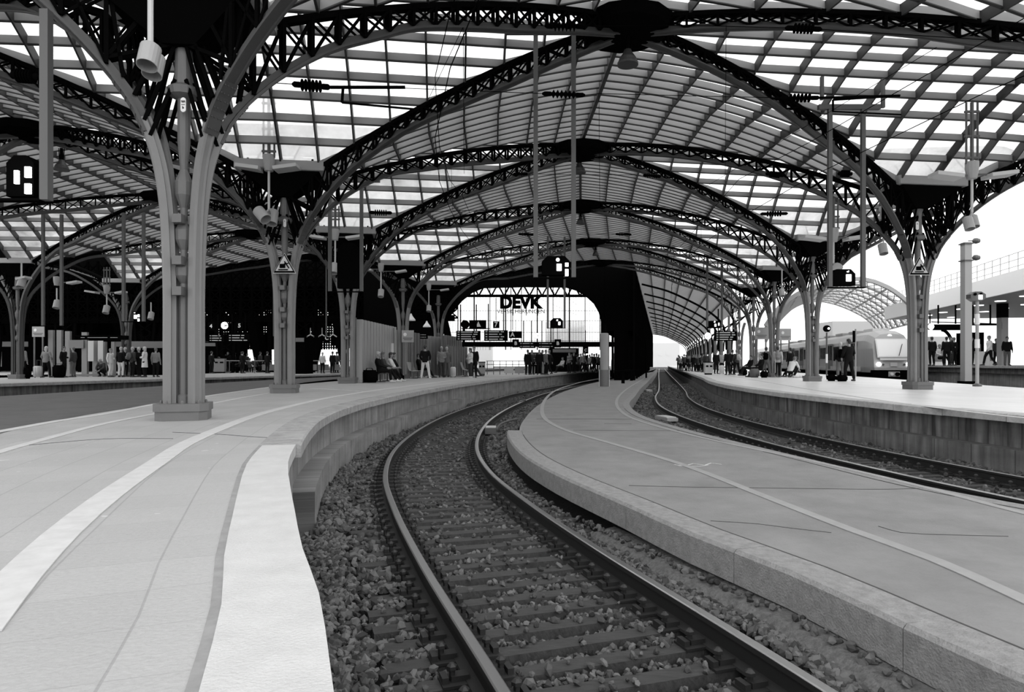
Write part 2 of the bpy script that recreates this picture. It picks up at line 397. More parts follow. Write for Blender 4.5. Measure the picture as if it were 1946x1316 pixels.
# --- painted lines
def line(pts, wd, m, z=PZ, name='painted_line', lab=None):
    q = cr([G(x, y, z)[:2] for x, y in pts], .3)
    mb = MB().sweep([(p[0], p[1], z+.004) for p in q], [(-wd/2,-.003),(wd/2,-.003),(wd/2,.003),(-wd/2,.003)])
    o = mb.build(name, m); tag(o, kind='structure'); return o
line([(-60,1210),(30,1104),(115,1018),(200,948),(300,879),(350,846),(420,815),(490,789),(555,772),(620,757.5),(700,744.5),(780,734),(870,722.5),(960,714),(1040,708)], .16, m_line)
line([(-60,878),(30,851),(110,829),(190,808),(270,792),(400,768),(470,755),(540,743)], .10, m_line)
line([(-60,832),(30,815.5),(110,801),(190,789),(300,768),(400,752.5),(490,739.5),(560,730.5)], .14, m_line)
line([(690,745),(640,741),(590,739)], .09, m_line)
line([(2060,1195),(1917,1128),(1780,1067),(1620,1009),(1470,951),(1300,885),(1160,843),(1080,820),(1040,800),(1030,780),(1043,752),(1062,740),(1100,728),(1140,719)], .11, m_lineold, MZ)
line([(2080,1008),(1940,975),(1780,933),(1640,899),(1500,868),(1380,843),(1290,822),(1205,797),(1178,780),(1172,762),(1185,745),(1220,722),(1238,708)], .10, m_lineold, MZ)
line([(1340,704),(1400,717),(1470,729),(1560,744),(1700,765),(1917,792),(2000,800)], .10, m_line)
m_crack = mat('dark_joint', .045, .9)
def crack(pts, wd, z, nm='floor_joint', m=None):
    rnd = random.Random(len(pts)); q = cr([(p.x+rnd.uniform(-.006,.006), p.y+rnd.uniform(-.02,.02)) for p in [G(x, y, z) for x, y in pts]], .12)
    tag(MB().sweep([(p[0], p[1], z+.002) for p in q], [(-wd/2,-.002),(wd/2,-.002),(wd/2,.0015),(-wd/2,.0015)]).build(nm, m or m_crack), kind='structure')
crack([(1195,924),(1300,926),(1420,928),(1560,930),(1680,931),(1768,929)], .012, MZ); crack([(1090,818),(1180,819),(1290,819)], .02, MZ); crack([(1020,797),(1120,797),(1200,797)], .03, MZ)
crack([(1350,990),(1440,996),(1500,1004),(1580,1014)], .006, MZ); crack([(1668,1000),(1710,1012),(1800,1017),(1917,1021)], .006, MZ); crack([(1148,806),(1200,806)], .02, MZ)
kj = [p for p in offset(ML, .305) if .5 < p[1] < 12.8]; tag(MB().sweep([(p[0], p[1], MZ+.003) for p in kj], [(-.008,-.002),(.008,-.002),(.008,.0015),(-.008,.0015)]).build('floor_joint', m_crack), kind='structure')
mj = [p for p in offset(MR, -.22) if 4 < p[1] < 20]; tag(MB().sweep([(p[0], p[1], MZ+.003) for p in mj], [(-.008,-.002),(.008,-.002),(.008,.0015),(-.008,.0015)]).build('floor_joint', m_crack), kind='structure')
crack([(1281,884),(1300,886),(1318,882),(1340,885),(1352,881),(1372,884)], .022, MZ+.002, 'chalk_mark', m_line); crack([(1290,886),(1330,887),(1345,884)], .015, MZ+.002, 'chalk_mark', m_line)
crack([(40,848),(200,835),(330,834)], .01, PZ); crack([(330,822),(420,826),(500,832),(545,834)], .012, PZ)
# --- far left platform (second track beyond)
E3 = cr([(-31,-2),(-23.5,8),(-21.8,17),(-20.9,23),(-19.6,29),(-18.2,34),(-16.4,40),(-13.6,50),(-11,60),(-5,85),(4,118)], 1)
W3 = offset(E3, -10.5)
strip('platform_floor', W3, offset(E3, -.3), PZ, m_lpave)
coping_blocks('platform_edge_stones', E3, PZ+.003, m_cope2, 1.2)
wall('edge_wall', offset(E3, -.1), .15, PZ-.12, m_wallD)
wall('edge_wall_foot', offset(E3, .1), BZ-.1, .15, m_wallD, th=.3)
strip('platform_floor', [(-120,-5),(-110,150)], offset(W3, -8), PZ, m_lpave)

# --- rails
RS = [(-.075,-.165),(.075,-.165),(.07,-.15),(.012,-.135),(.012,-.045),(.036,-.035),(.036,-.006),(-.036,-.006),(-.036,-.035),(-.012,-.045),(-.012,-.135),(-.07,-.15)]
HS = [(-.034,-.012),(.034,-.012),(.034,-.004),(.026,.002),(-.026,.002),(-.034,-.004)]
def rail(path, off, label, group=None, name='rail'):
    p = [Vector((q[0], q[1], 0)) for q in offset(path, off)]
    o = MB().sweep(p, RS).build(name, m_rail); tag(o, label, 'rail', group)
    h = MB().sweep(p, HS).build('running_surface', m_steel, o, smooth=False); h['label'] = 'polished running surface'
    return o
t1 = clip(T1, .3, 150); t2 = clip(T2, 4, 195)
rail(t1, -.752, 'left rail of the centre track, curving beside the left platform')
rail(t1, .752, 'right rail of the centre track, nearest the low kerb')
rail(t2, -.752, 'near rail of the right track, running along the low service platform')
rail(t2, .752, 'far rail of the right track, under the pale right platform')
t0 = offset(LE, -1.75); t3 = offset(E3, 1.75)
for k, (t, l) in enumerate(((clip(t0,2,120), 'track behind the left platform'), (clip(t3,2,110), 'track below the far left platform'))):
    for s_ in (-.752, .752): rail(t, s_, ('left' if s_ < 0 else 'right')+' rail of the '+l)
tR = offset(RE, 3.85)
for s_ in (-.752, .752): rail(clip(tR, 5, 160), s_, ('left' if s_ < 0 else 'right')+' rail of the track the train stands on')
# --- sleepers with fastenings
def sleeper_proto():
    r = MB()
    r.hexa([(-1.22,-.07,-.14),(1.22,-.07,-.14),(1.22,.07,-.14),(-1.22,.07,-.14),(-1.22,-.065,0),(1.22,-.065,0),(1.22,.065,0),(-1.22,.065,0)])
    o = r.build('sleeper', m_sleep); fk = []
    for sx in (-1, 1):
        for sd in (-1, 1):
            x = sx*.752+sd*.13; b = MB()
            b.box((x-sd*.01, 0, .008), (.17, .15, .016)); b.box((x-sd*.03, 0, .03), (.10, .07, .035))
            b.lathe((x+sd*.01, 0, .02), [(.018,0),(.018,.055),(.03,.056),(.03,.075),(.012,.09)], 6)
            b.box((x+sd*.055, .0, .03), (.035, .09, .04))
            f = b.build('rail_fastening', m_fast, o); fk.append(f)
    return o
proto = sleeper_proto(); used = False
def along(path, step, start=0):
    acc = start
    for i in range(1, len(path)):
        a = Vector(path[i-1][:2]); b = Vector(path[i][:2]); L = (b-a).length; t = (b-a).normalized()
        while acc <= L:
            yield a+t*acc, math.atan2(t.y, t.x); acc += step
        acc -= L
def sleepers(path, y0, y1, group, label, step=.285, full=15):
    global used
    for p, an in along(path, step):
        if not y0 <= p.y <= y1: continue
        if not used: o = proto; used = True
        elif p.y < full: o = copy_tree(proto)
        else: o = proto.copy(); C.objects.link(o)
        o.location = (p.x, p.y, -.170); o.rotation_euler = (0, 0, an-PI/2)
        tag(o, label, 'sleeper', group)
sleepers(T1, 2.2, 44, 'sleepers of the centre track', 'dark timber sleeper in ballast under the two rails of the centre track')
sleepers(T2, 6, 42, 'sleepers of the right track', 'dark timber sleeper in ballast under the right track beside the pale platform')
# --- ballast stones: crushed rock heaps of one real mesh
def stones(name, bands, label):
    rng = np.random.default_rng(3)
    ph = (1+5**.5)/2
    ico = np.array([(-1,ph,0),(1,ph,0),(-1,-ph,0),(1,-ph,0),(0,-1,ph),(0,1,ph),(0,-1,-ph),(0,1,-ph),(ph,0,-1),(ph,0,1),(-ph,0,-1),(-ph,0,1)])/1.9
    fc = np.array([(0,11,5),(0,5,1),(0,1,7),(0,7,10),(0,10,11),(1,5,9),(5,11,4),(11,10,2),(10,7,6),(7,1,8),(3,9,4),(3,4,2),(3,2,6),(3,6,8),(3,8,9),(4,9,5),(2,4,11),(6,2,10),(8,6,7),(9,8,1)])
    cs = []; sz = []
    for (pl, pr, y0, y1, dens, size, track, *za) in bands:
        n = int(dens*(y1-y0)*3.2); ys = rng.uniform(y0, y1, n); u = rng.uniform(0, 1, n)
        yl = np.array([p[1] for p in pl]); xl = np.array([p[0] for p in pl]); yr = np.array([p[1] for p in pr]); xr = np.array([p[0] for p in pr])
        a = np.interp(ys, yl, xl); b = np.interp(ys, yr, xr); x = a+(b-a)*u
        tx = np.interp(ys, [p[1] for p in track], [p[0] for p in track])
        # perpendicular distance from the track centre
        ty = np.gradient(np.interp(np.linspace(y0, y1, 50), [p[1] for p in track], [p[0] for p in track]), (y1-y0)/49)
        sl = np.interp(ys, np.linspace(y0, y1, 50), ty); off = (x-tx)/np.sqrt(1+sl*sl)
        near_rail = (np.abs(np.abs(off)-.752) < .15)
        keep = ~near_rail
        z = -.185+.03*np.sin(x*5)*np.sin(ys*4)+rng.uniform(-.015, .025, n)
        # shoulder outside the sleepers is heaped a little higher, cribs between sleepers lie below their tops
        z = np.where(np.abs(off) > 1.25, z+.03, z)
        # distance to the sleeper pattern along the track
        S_ = np.r_[0, np.cumsum(np.hypot(*np.diff(np.array(track), axis=0)[:, :2].T))]
        yt = np.array([p[1] for p in track]); s = np.interp(ys+sl*(x-tx)/(1+sl*sl), yt, S_)
        ph_ = np.abs(((s/.285) % 1)-.0); ph_ = np.minimum(ph_, 1-ph_)*.285
        onsl = (ph_ < .09) & (np.abs(off) < 1.3)
        keep &= ~(onsl & (rng.uniform(0, 1, n) > .06))
        z = np.where((np.abs(off) < .64), z-.034, z)
        z = np.where(onsl, -.155, z)
        if za: z = za[0]-.035*np.maximum(0, ys-4.2)+rng.uniform(-.02, .01, n); keep = np.ones(n, bool)
        cs.append(np.c_[x, ys, z][keep]); sz.append((size*rng.uniform(.65, 1.35, n)*np.where(np.abs(off) < .64, .82, 1.0))[keep])
    cs = np.vstack(cs); sz = np.concatenate(sz); n = len(cs)
    q = rng.normal(size=(n, 3, 3)); u1 = q[:,0]/np.linalg.norm(q[:,0], axis=1)[:,None]
    u2 = q[:,1]-(q[:,1]*u1).sum(1)[:,None]*u1; u2 /= np.linalg.norm(u2, axis=1)[:,None]; u3 = np.cross(u1, u2)
    loc = ico[None]*rng.uniform(.72, 1.28, (n, 12, 1)); loc = loc*np.stack([rng.uniform(.8,1.35,n), rng.uniform(.6,1.1,n), rng.uniform(.45,.9,n)], 1)[:,None,:]
    W = loc[:,:,0:1]*u1[:,None]+loc[:,:,1:2]*u2[:,None]+loc[:,:,2:3]*u3[:,None]
    W = W*sz[:,None,None]+cs[:,None,:]
    me = bpy.data.meshes.new(name); me.vertices.add(n*12); me.vertices.foreach_set('co', W.astype(np.float32).ravel())
    F_ = (fc[None]+12*np.arange(n)[:,None,None]).reshape(-1)
    me.loops.add(len(F_)); me.loops.foreach_set('vertex_index', F_.astype(np.int32))
    me.polygons.add(n*20); me.polygons.foreach_set('loop_start', (np.arange(n*20)*3).astype(np.int32))
    at = me.attributes.new('tone', 'FLOAT', 'POINT'); at.data.foreach_set('value', np.repeat(rng.uniform(.015, .125, n)**1.0, 12).astype(np.float32))
    me.polygons.foreach_set('use_smooth', [False]*(n*20)); me.materials.append(m_stone); me.update(calc_edges=True)
    o = bpy.data.objects.new(name, me); C.objects.link(o)
    return tag(o, label, 'ballast', kind='stuff')
l1 = offset(EL, .02); r1 = offset(ML, -.02); l2 = offset(MR, .05); r2 = offset(ER, -.02)
lf = offset(EL, .17); T0z = offset(ML, -40)
stones('ballast', [(l1, r1, 1.9, 5, 1250, .029, T1), (l1, r1, 5, 6.6, 1000, .031, T1), (offset(ML,-.36), offset(ML,-.2), 2.2, 7.4, 95, .03, T0z, -.095), (offset(ML,-.10), offset(ML,-.01), 2.2, 7.4, 10, .028, T0z, -.02), (lf, r1, 6.6, 13, 800, .034, T1), (lf, r1, 13, 27, 420, .046, T1), (l1, r1, 27, 50, 200, .06, T1)],
       'crushed stone ballast around the centre track between the left platform and the low kerb')
stones('ballast', [(l2, r2, 6.5, 14, 480, .042, T2), (l2, r2, 14, 28, 360, .048, T2), (l2, r2, 28, 55, 170, .062, T2)],
       'crushed stone ballast around the right track below the pale platform')
# ================================================================ the roof: cross vaults on two column rows
Lr = {0:(-3.0,1.0),1:(-4.70,9.5),2:(-6.17,18.0),3:(-6.56,26.5),4:(-5.75,35.0),5:(-4.83,43.5),6:(-3.2,52.0)}
Rr = {0:(17.2,2.9),1:(14.9,11.7),2:(12.54,20.5),3:(13.4,29.6),4:(15.3,38.7),5:(17.3,47.5),6:(19.3,56.3)}
for k in range(7, 22): Rr[k] = (19.3+2.0*(k-6), 56.3+8.8*(k-6))
Cr = {.5:(3.7,6.2),1.5:(2.57,14.9),2.5:(2.42,23.5),3.5:(3.3,31.9),4.5:(4.83,41.4),5.5:(6.6,49.8),6.5:(8.4,58)}
LL = {0:(-22.5,-1),1:(-23.6,8.0),2:(-24.6,16.6),3:(-25.3,25.2),4:(-25.5,34.2),5:(-24.6,42.3),6:(-23.0,50.8)}
CL = {k+.5: tuple((Lr[k][j]+Lr[k+1][j]+LL[k][j]+LL[k+1][j])/4 for j in (0,1)) for k in range(0, 6)}
def mkrow(d):
    ks = sorted(d); P = [d[k] for k in ks]
    if True:
        def f(i):
            j = min(max(0, sum(1 for k in ks if k <= i)-1), len(ks)-2)
            t = (i-ks[j])/(ks[j+1]-ks[j]); return Vector((P[j][0]*(1-t)+P[j+1][0]*t, P[j][1]*(1-t)+P[j+1][1]*t))
        return f
rL, rR, rC, rLL, rCL = map(mkrow, (Lr, Rr, Cr, LL, CL))
def outR(i, dist):
    t = (rR(i+.25)-rR(i-.25)).normalized(); return rR(i)+Vector((t.y, -t.x))*dist
ZR = 9.56
def RF(m): return ZR-.40*m-2.55*m*m
def RFL(m): return ZR-1.5*m-1.60*m*m
def rz(t, s):
    m = min(abs(t), abs(s)); return (RFL if t < 0 or PROF_LEFT else RF)(m)
def sv(v): return abs((v % 1)-.5)*2
PROF_LEFT = False
def vault(left, cen, right, i0, i1, u0, u1, nu, name, box=True, finstep=18, samples=2):
    """glass + transverse fins + longitudinal bars of one hall between column lines i0 and i1"""
    def pos(u, v): return cen(v).lerp(left(v) if u < 0 else right(v), abs(u))
    us = [u0+(u1-u0)*k/(nu*samples) for k in range(nu*samples+1)]
    gl = MB(); nv = int((i1-i0)*finstep); k = len(us)
    for j in range(nv+1):
        v = i0+j/finstep
        for u in us:
            p = pos(u, v); gl.v.append((p.x, p.y, rz(u, sv(v))+.03))
    for j in range(nv):
        for a in range(k-1): gl.f.append((j*k+a, (j+1)*k+a, (j+1)*k+a+1, j*k+a+1)); gl.m.append(0)
    roof = gl.build('ceiling', m_glass, smooth=True); tag(roof, kind='structure')
    fn = MB(); lp = MB()
    for j in range(nv+1):
        v = i0+j/finstep; s = sv(v)
        seg = [u for u in us if not (s > .9 and abs(u) > .9)]
        for a, b in zip(seg[:-1], seg[1:]):
            p = pos(a, v); q = pos(b, v); za = rz(a, s); zb = rz(b, s)
            fn.bar((p.x, p.y, za-.09), (q.x, q.y, zb-.09), .035, .18)
            lp.bar((p.x, p.y, za-.19), (q.x, q.y, zb-.19), .07, .024)
    o = fn.build('ceiling_fins', m_fin, roof); tag(o, kind='structure')
    tag(lp.build('fin_flanges', m_bar, roof), kind='structure')
    br = MB()
    for a in range(nu+1):
        u = u0+(u1-u0)*a/nu
        for j in range(nv):
            v = i0+j/finstep; w_ = i0+(j+1)/finstep
            if abs(u) > .9 and sv((v+w_)/2) > .9: continue
            p = pos(u, v); q = pos(u, w_)
            br.bar((p.x, p.y, rz(u, sv(v))-.125), (q.x, q.y, rz(u, sv(w_))-.125), .045, .25)
    if u0 < 0 < u1:
        for j in range(nv):
            v = i0+j/finstep; w_ = i0+(j+1)/finstep; p = pos(0, v); q = pos(0, w_); br.bar((p.x, p.y, rz(0, sv(v))-.16), (q.x, q.y, rz(0, sv(w_))-.16), .10, .30)
    o = br.build('ceiling_purlins', m_bar, roof); tag(o, kind='structure')
    return roof
ceil_c = vault(rL, rC, rR, 0.5, 5.5, -1, 1, 18, 'centre')
PROF_LEFT = True
ceil_l = vault(rLL, rCL, rL, 0.5, 5.5, -1, 1, 18, 'left')
PROF_LEFT = False
def rRR(i): return outR(i, 9.5)
ceil_r = vault(rRR, rRR, rR, 0.6, 5.6, .55, 1, 4, 'right')

# --- lattice ribs
ET = [(.20,2.6),(.215,3.2),(.255,3.9),(.35,4.5),(.57,5.12),(.98,5.68),(1.5,6.2),(2.2,6.73),(3.1,7.22)]
TT = [(.54,7.98),(.44,8.33),(.3,8.68),(.15,8.9),(0,9.0)]
TTL = [(.6,7.5),(.45,7.92),(.33,8.2),(.15,8.66),(0,9.0)]
def lower_z(t, L, TT=TT):
    e = (1-t)*L; xs = [a for a, b in ET]+[(1-a)*L for a, b in TT]; zs = [b for a, b in ET]+[b for a, b in TT]
    return float(np.interp(e, xs, zs))
def smooth_lower(N, K, tmin=0.0, TT=TT):
    L = (K-N).length; es = [.2]
    xs = [a for a, b in ET]+[(1-a)*L for a, b in TT if (1-a)*L > 3.3]; zs = [b for a, b in ET]+[b for a, b in TT if (1-a)*L > 3.3]
    pts = [(x, z) for x, z in zip(xs, zs) if 1-x/L >= tmin-1e-6]
    if tmin > 0: pts.append((L*(1-tmin), float(np.interp(L*(1-tmin), xs, zs))))
    c = cr(pts, .22); d = (N-K).normalized()
    return [Vector((K.x+d.x*e, K.y+d.y*e, z)) for e, z in c]
def rib(N, K, label, dbl=True, tmin=0.0, far=False, group=None):
    L = (K-N).length; d = (N-K).normalized(); sd = Vector((d.y, -d.x, 0)); left = K.x < 4; T_ = TTL if left else TT; RU = RFL if left else RF
    low = smooth_lower(N, K, tmin, T_)
    low = [p for p in low if (Vector((p.x, p.y))-K).length > (.30 if far else .44)]
    base = low[0].copy()
    r = thing('roof_rib', label, 'roof truss', base, group)
    ch = MB()
    if far: ch.sweep(low, [(-.09,-.06),(.09,-.06),(.09,.06),(-.09,.06)], side=sd)
    else: ch.sweep(low, [(-.105,-.065),(-.07,-.065),(-.06,-.045),(.06,-.045),(.07,-.065),(.105,-.065),(.105,-.03),(.05,-.02),(.05,.065),(-.05,.065),(-.05,-.02),(-.105,-.03)], side=sd)
    ch.build('lower_chord', m_chord, r)
    # upper chord under the glazing, then the stiff inner line above the column
    up = []; n = 26
    for k in range(n+1):
        t = tmin+(1-tmin-.95/L)*k/n
        p = N.lerp(K, t); up.append(Vector((p.x, p.y, RU(min(t, 1))-.24)))
    u_ = MB().sweep(up, [(-.09,-.035),(.09,-.035),(.09,.06),(-.09,.06)], side=sd)
    u_.build('upper_chord', m_truss, r)
    la = MB(); m = 18 if L*(1-tmin) > 7 else 9
    def lo(t):
        p = N.lerp(K, t); return Vector((p.x, p.y, lower_z(t, L, T_)))
    def hi(t):
        p = N.lerp(K, t); return Vector((p.x, p.y, RU(t)-.27))
    ts = [tmin+(1-tmin-.95/L)*k/m for k in range(m+1)]
    offs = (-.075, .075) if dbl else (0,)
    for o_ in offs:
        s3 = sd*o_
        for k in range(m+1):
            la.bar(lo(ts[k])+s3, hi(ts[k])+s3, .055, .05, up=sd)
            if k < m:
                la.bar(lo(ts[k])+s3, hi(ts[k+1])+s3, .04, .015, up=sd); la.bar(hi(ts[k])+s3, lo(ts[k+1])+s3, .04, .015, up=sd)
        # lacing between the steep part of the rib and the column core
        dv = Vector((d.x, d.y, 0)); core = Vector((K.x, K.y, 0))
        st = [(.95,5.72,.95,7.0),(.95,5.72,.3,6.75),(.75,5.5,.95,6.95),(.62,5.28,.12,6.5),(.50,4.95,.12,6.1),(.43,4.75,.12,5.6),(.95,5.72,.12,6.1)]
        for e1, z1, e2, z2 in st: la.bar(core+dv*e1+Vector((0,0,z1))+s3, core+dv*e2+Vector((0,0,z2))+s3, .05, .03, up=sd)
    la.build('lattice', m_truss, r)
    if not far:
        # riveted splice plates where the rib meets the upright
        full = smooth_lower(N, K, tmin, T_); sp = MB(); sub = [p for p in full if .42 < (Vector((p.x, p.y))-K).length < .86]
        sp.sweep(sub, [(-.115,-.072),(.115,-.072),(.115,-.05),(-.115,-.05)], side=sd)
        for p, q in zip(sub[:-1], sub[1:]):
            nrm = (q-p).cross(sd).normalized()
            if nrm.z > 0: nrm = -nrm
            for f_ in (.25, .75):
                for s_ in (-.085,-.035,.035,.085):
                    sp.lathe(p.lerp(q, f_)+sd*s_+nrm*.07, [(.014,-.004),(.012,.008),(.006,.014)], 6, axis=nrm)
        sp.build('splice_plate', m_chord, r)
    return r
sideN = {'c': 'the central hall', 'l': 'the left hall', 'r': 'the right side'}
ordn = ['', 'nearest', 'second', 'third', 'fourth', 'fifth', 'sixth', 'seventh']
for k in range(1, 6):
    K = Vector(Lr[k])
    for h in (-.5, .5):
        nodes = []
        if not (k == 6 and h > 0): nodes.append(('central', rC(k+h)))
        if k+h < 5.8: nodes.append(('left', rCL(k+h)))
        for nm, N in nodes:
            if k == 1 and h < 0 and False: continue
            rib(N, K, 'dark lattice rib leaning %s from %s left column to the %s hall ridge' % ('forward' if h < 0 else 'away', ordn[k], nm), dbl=k < 4, far=k > 3)
for k in range(1, 7):
    K = Vector(Rr[k])
    for h in (-.5, .5):
        if k == 6 and h > 0: continue
        rib(rC(k+h), K, 'dark lattice rib leaning %s from %s right column to the central ridge' % ('forward' if h < 0 else 'away', ordn[k]), dbl=k < 4, far=k > 3)
        if 2 <= k <= 5:
            rib(rRR(k+h), K, 'short lattice rib reaching %s from %s right platform column over the open side' % ('forward' if h < 0 else 'back', ordn[k]), dbl=k < 4, tmin=.55, far=k > 3)
for k in range(2, 6):
    K = Vector(LL[k])
    for h in (-.5, .5):
        rib(K*2-rCL(k+h)*1, K, 'half-hidden lattice rib leaning %s from %s far-left column outward' % ('forward' if h < 0 else 'away', ordn[k]), dbl=False, far=True, tmin=.5)
        rib(rCL(k+h), K, 'distant lattice rib leaning %s from %s far-left column to the left ridge' % ('forward' if h < 0 else 'away', ordn[k]), dbl=False, far=True)
# edge truss along the open right side
eb = MB(); prev = None
for j in range(0, 61):
    v = .8+j*.08; q = rR(v).lerp(rRR(v), .45); zt = rz(.55, sv(v)); a = Vector((q.x, q.y, zt-.1)); b = Vector((q.x, q.y, 7.75))
    if prev:
        eb.bar(prev[0], a, .1, .2); eb.bar(prev[1], b, .12, .12); eb.bar(prev[0], b, .04); eb.bar(prev[1], a, .04)
    prev = (a, b)
o = thing('edge_truss', 'long lattice edge beam along the open right side of the roof', 'roof truss', (q.x, q.y, 7.7))
eb.build('edge_lattice', m_chord, o)

# --- columns
def plate_text(name, txt, p, size, m, parent, rot=(PI/2, 0, 0), ext=.002, bold=False, align='CENTER'):
    cu = bpy.data.curves.new(name, 'FONT'); cu.body = txt; cu.size = size; cu.extrude = ext; cu.align_x = align; cu.align_y = 'CENTER'
    if bold: cu.offset = size*.035*int(bold)*.8
    t = bpy.data.objects.new('tmp', cu); C.objects.link(t)
    dg = bpy.context.evaluated_depsgraph_get(); dg.update()
    me = bpy.data.meshes.new_from_object(t.evaluated_get(dg)); C.objects.unlink(t); bpy.data.objects.remove(t)
    me.materials.clear(); me.materials.append(m); me.name = name
    R = Matrix.Translation(Vector(p)-(world_off(parent) if parent else Vector())) @ Matrix.LocRotScale(None, __import__('mathutils').Euler(rot), None)
    me.transform(R); o = bpy.data.objects.new(name, me); C.objects.link(o)
    if parent: o.parent = parent; KIDS.setdefault(parent.name, []).append(o)
    return o
def column(K, dirs, label, plate=None, m=m_paint, detail=True):
    c = thing('column', label, 'column', (K.x, K.y, PZ))
    pl = MB()
    rw = rL if K.x < 4 else rR
    ii = min(range(0, 7), key=lambda i: (rw(i)-K).length) if K.x > -20 else 3
    tg = (rw(ii+.6)-rw(ii-.6)).normalized() if K.x > -20 else Vector((.1, 1)).normalized()
    if ii == 1 and K.x < 0: tg = Vector((-.32, 1)).normalized()
    def octa(r, cut):
        return [(K.x+a*r*tg.y+b*r*tg.x, K.y-a*r*tg.x+b*r*tg.y) for a, b in ((-1+cut,-1),(1-cut,-1),(1,-1+cut),(1,1-cut),(1-cut,1),(-1+cut,1),(-1,1-cut),(-1,-1+cut))]
    pl.prism(octa(.335, .3), PZ, PZ+.13); pl.prism(octa(.355, .3), PZ+.13, PZ+.235)
    pl.build('plinth', m_paintD, c)
    for d in dirs:
        N2 = K+Vector((d[0], d[1])); d = Vector((d[0], d[1], 0)).normalized(); s = Vector((d.y, -d.x, 0))
        base_ = Vector((K.x, K.y, 0)); cv = [(.20,PZ+.235),(.20,1.8)]+ET[:6]
        pth = [base_+d*e+Vector((0,0,z)) for e, z in cr(cv, .12) if e < .56]
        u = MB(); sec = [(-.085,.03),(-.085,-.055),(-.055,-.07),(-.035,-.045),(.035,-.045),(.055,-.07),(.085,-.055),(.085,.03),(.03,.04),(.03,.10),(-.03,.10),(-.03,.04)]
        u.sweep(pth, sec, side=s)
        u.build('upright', m, c)
    core = MB(); r0 = .062
    prof = [(r0+.03, PZ+.235), (r0+.03, PZ+.33), (r0, PZ+.36), (r0, 2.62)]
    zz = 2.62
    for lo_z, hi_z in ((2.72, 3.05), (3.2, 3.62), (3.8, 4.35)):
        prof += [(r0*.8, lo_z), (.115, (lo_z*2+hi_z)/3), (.12, (lo_z+2*hi_z)/3), (r0*.8, hi_z)]
    prof += [(r0, 4.5), (r0+.01, 4.6), (.085, 4.75), (.085, 5.35), (.2, 5.4), (.22, 5.5), (.13, 5.56), (.11, 6.2), (.2, 6.45)]
    core.lathe((K.x, K.y, 0), prof, 14).build('core', m_paintD, c, smooth=False)
    if detail:
        bk = MB()
        for z in (2.60, 3.03, 3.62):
            for a in range(4):
                an = PI/4*(2*a); bk.box((K.x+math.cos(an)*.15, K.y+math.sin(an)*.15, z), (.13, .13, .12), an)
        bk.build('brackets', m_paintD, c)
        bo = MB()
        for a in range(8):
            an = PI/8+PI/4*a; bo.lathe((K.x+math.cos(an)*.29, K.y+math.sin(an)*.29, PZ+.235), [(.022,0),(.022,.025),(.012,.045)], 6)
        bo.build('bolts', m_paintD, c)
    # gutter box and funnel carrying the roof corner
    i = [rz(.95, 1)]
    return c
def gutter(K, ax, label):
    """sheet-metal funnel and flat box where the roof corner meets the column"""
    c = thing('gutter_funnel', label, 'gutter', (K.x, K.y, 6.7)); u = Vector((ax[0], ax[1])).normalized(); n = Vector((-u.y, u.x))
    def ring(a, b, z): return [(K.x+u.x*x*a+n.x*y*b, K.y+u.y*x*a+n.y*y*b, z) for x, y in ((-1,-1),(1,-1),(1,1),(-1,1))]
    z0 = 6.66 if K.x < 4 else 6.93
    mb = MB().hexa(ring(.22, .22, z0-.6)+ring(1.0, .62, z0-.01)); mb.build('funnel', m_black, c)
    fr = MB()
    fr.hexa(ring(1.12, .66, z0)+ring(1.12, .66, z0+.08))
    P = ring(1.12, .66, z0+.13)
    for k in range(4): fr.bar(P[k], P[(k+1) % 4], .05, .24)
    fr.build('frame', m_fin, c)
    return c
names = {('L',1):'tallest-looking grey iron column at left foreground beside the white line', ('L',2):'second grey iron column on the left platform with triangular warning sign', ('L',3):'third grey column on the left platform beside the seated travellers',
         ('L',4):'fourth column on the left platform standing behind the corrugated screen', ('L',5):'fifth column on the left platform near the two men in jackets', ('L',6):'sixth left column at the dark end arch',
         ('R',2):'nearest column on the pale right platform, in front of the train cab', ('R',3):'second column on the right platform beside the two men with bags', ('R',4):'third column on the right platform behind the crouching travellers',
         ('R',5):'fourth column on the right platform near the departure board', ('R',6):'fifth column on the right platform behind the board'}
for k in range(1, 6):
    K = Vector(Lr[k]); ds = [rC(k-.5)-K, rC(k+.5)-K if k < 6 else rC(6.5)-K, rCL(k-.5)-K, rCL(min(k+.5, 5.5))-K if k < 6 else Vector((-9, 4))]
    column(K, ds, names[('L', k)], detail=k < 4); gutter(K, rR(k)-K, 'dark roof funnel on top of %s left column' % ordn[k])
for k in range(1, 7):
    K = Vector(Rr[k]); ds = [rC(k-.5)-K, rC(k+.5)-K if k < 6 else Vector((-9, 4)), rRR(k-.5)-K, rRR(k+.5)-K]
    if k > 1: column(K, ds, names[('R', k)], detail=k < 4)
    gutter(K, rL(min(k, 6))-K, 'dark roof funnel on top of %s right column' % ordn[k])
for k in range(3, 6):
    K = Vector(LL[k]); column(K, [rCL(k-.5)-K, rCL(k+.5)-K, K-rCL(k-.5), K-rCL(k+.5)], '%s column on the far left platform behind the waiting group' % ['leftmost','middle','rightmost'][k-3], detail=False, m=m_chord)
    gutter(K, rL(k)-K, 'dark roof funnel on top of %s far-left column' % ordn[k-2])
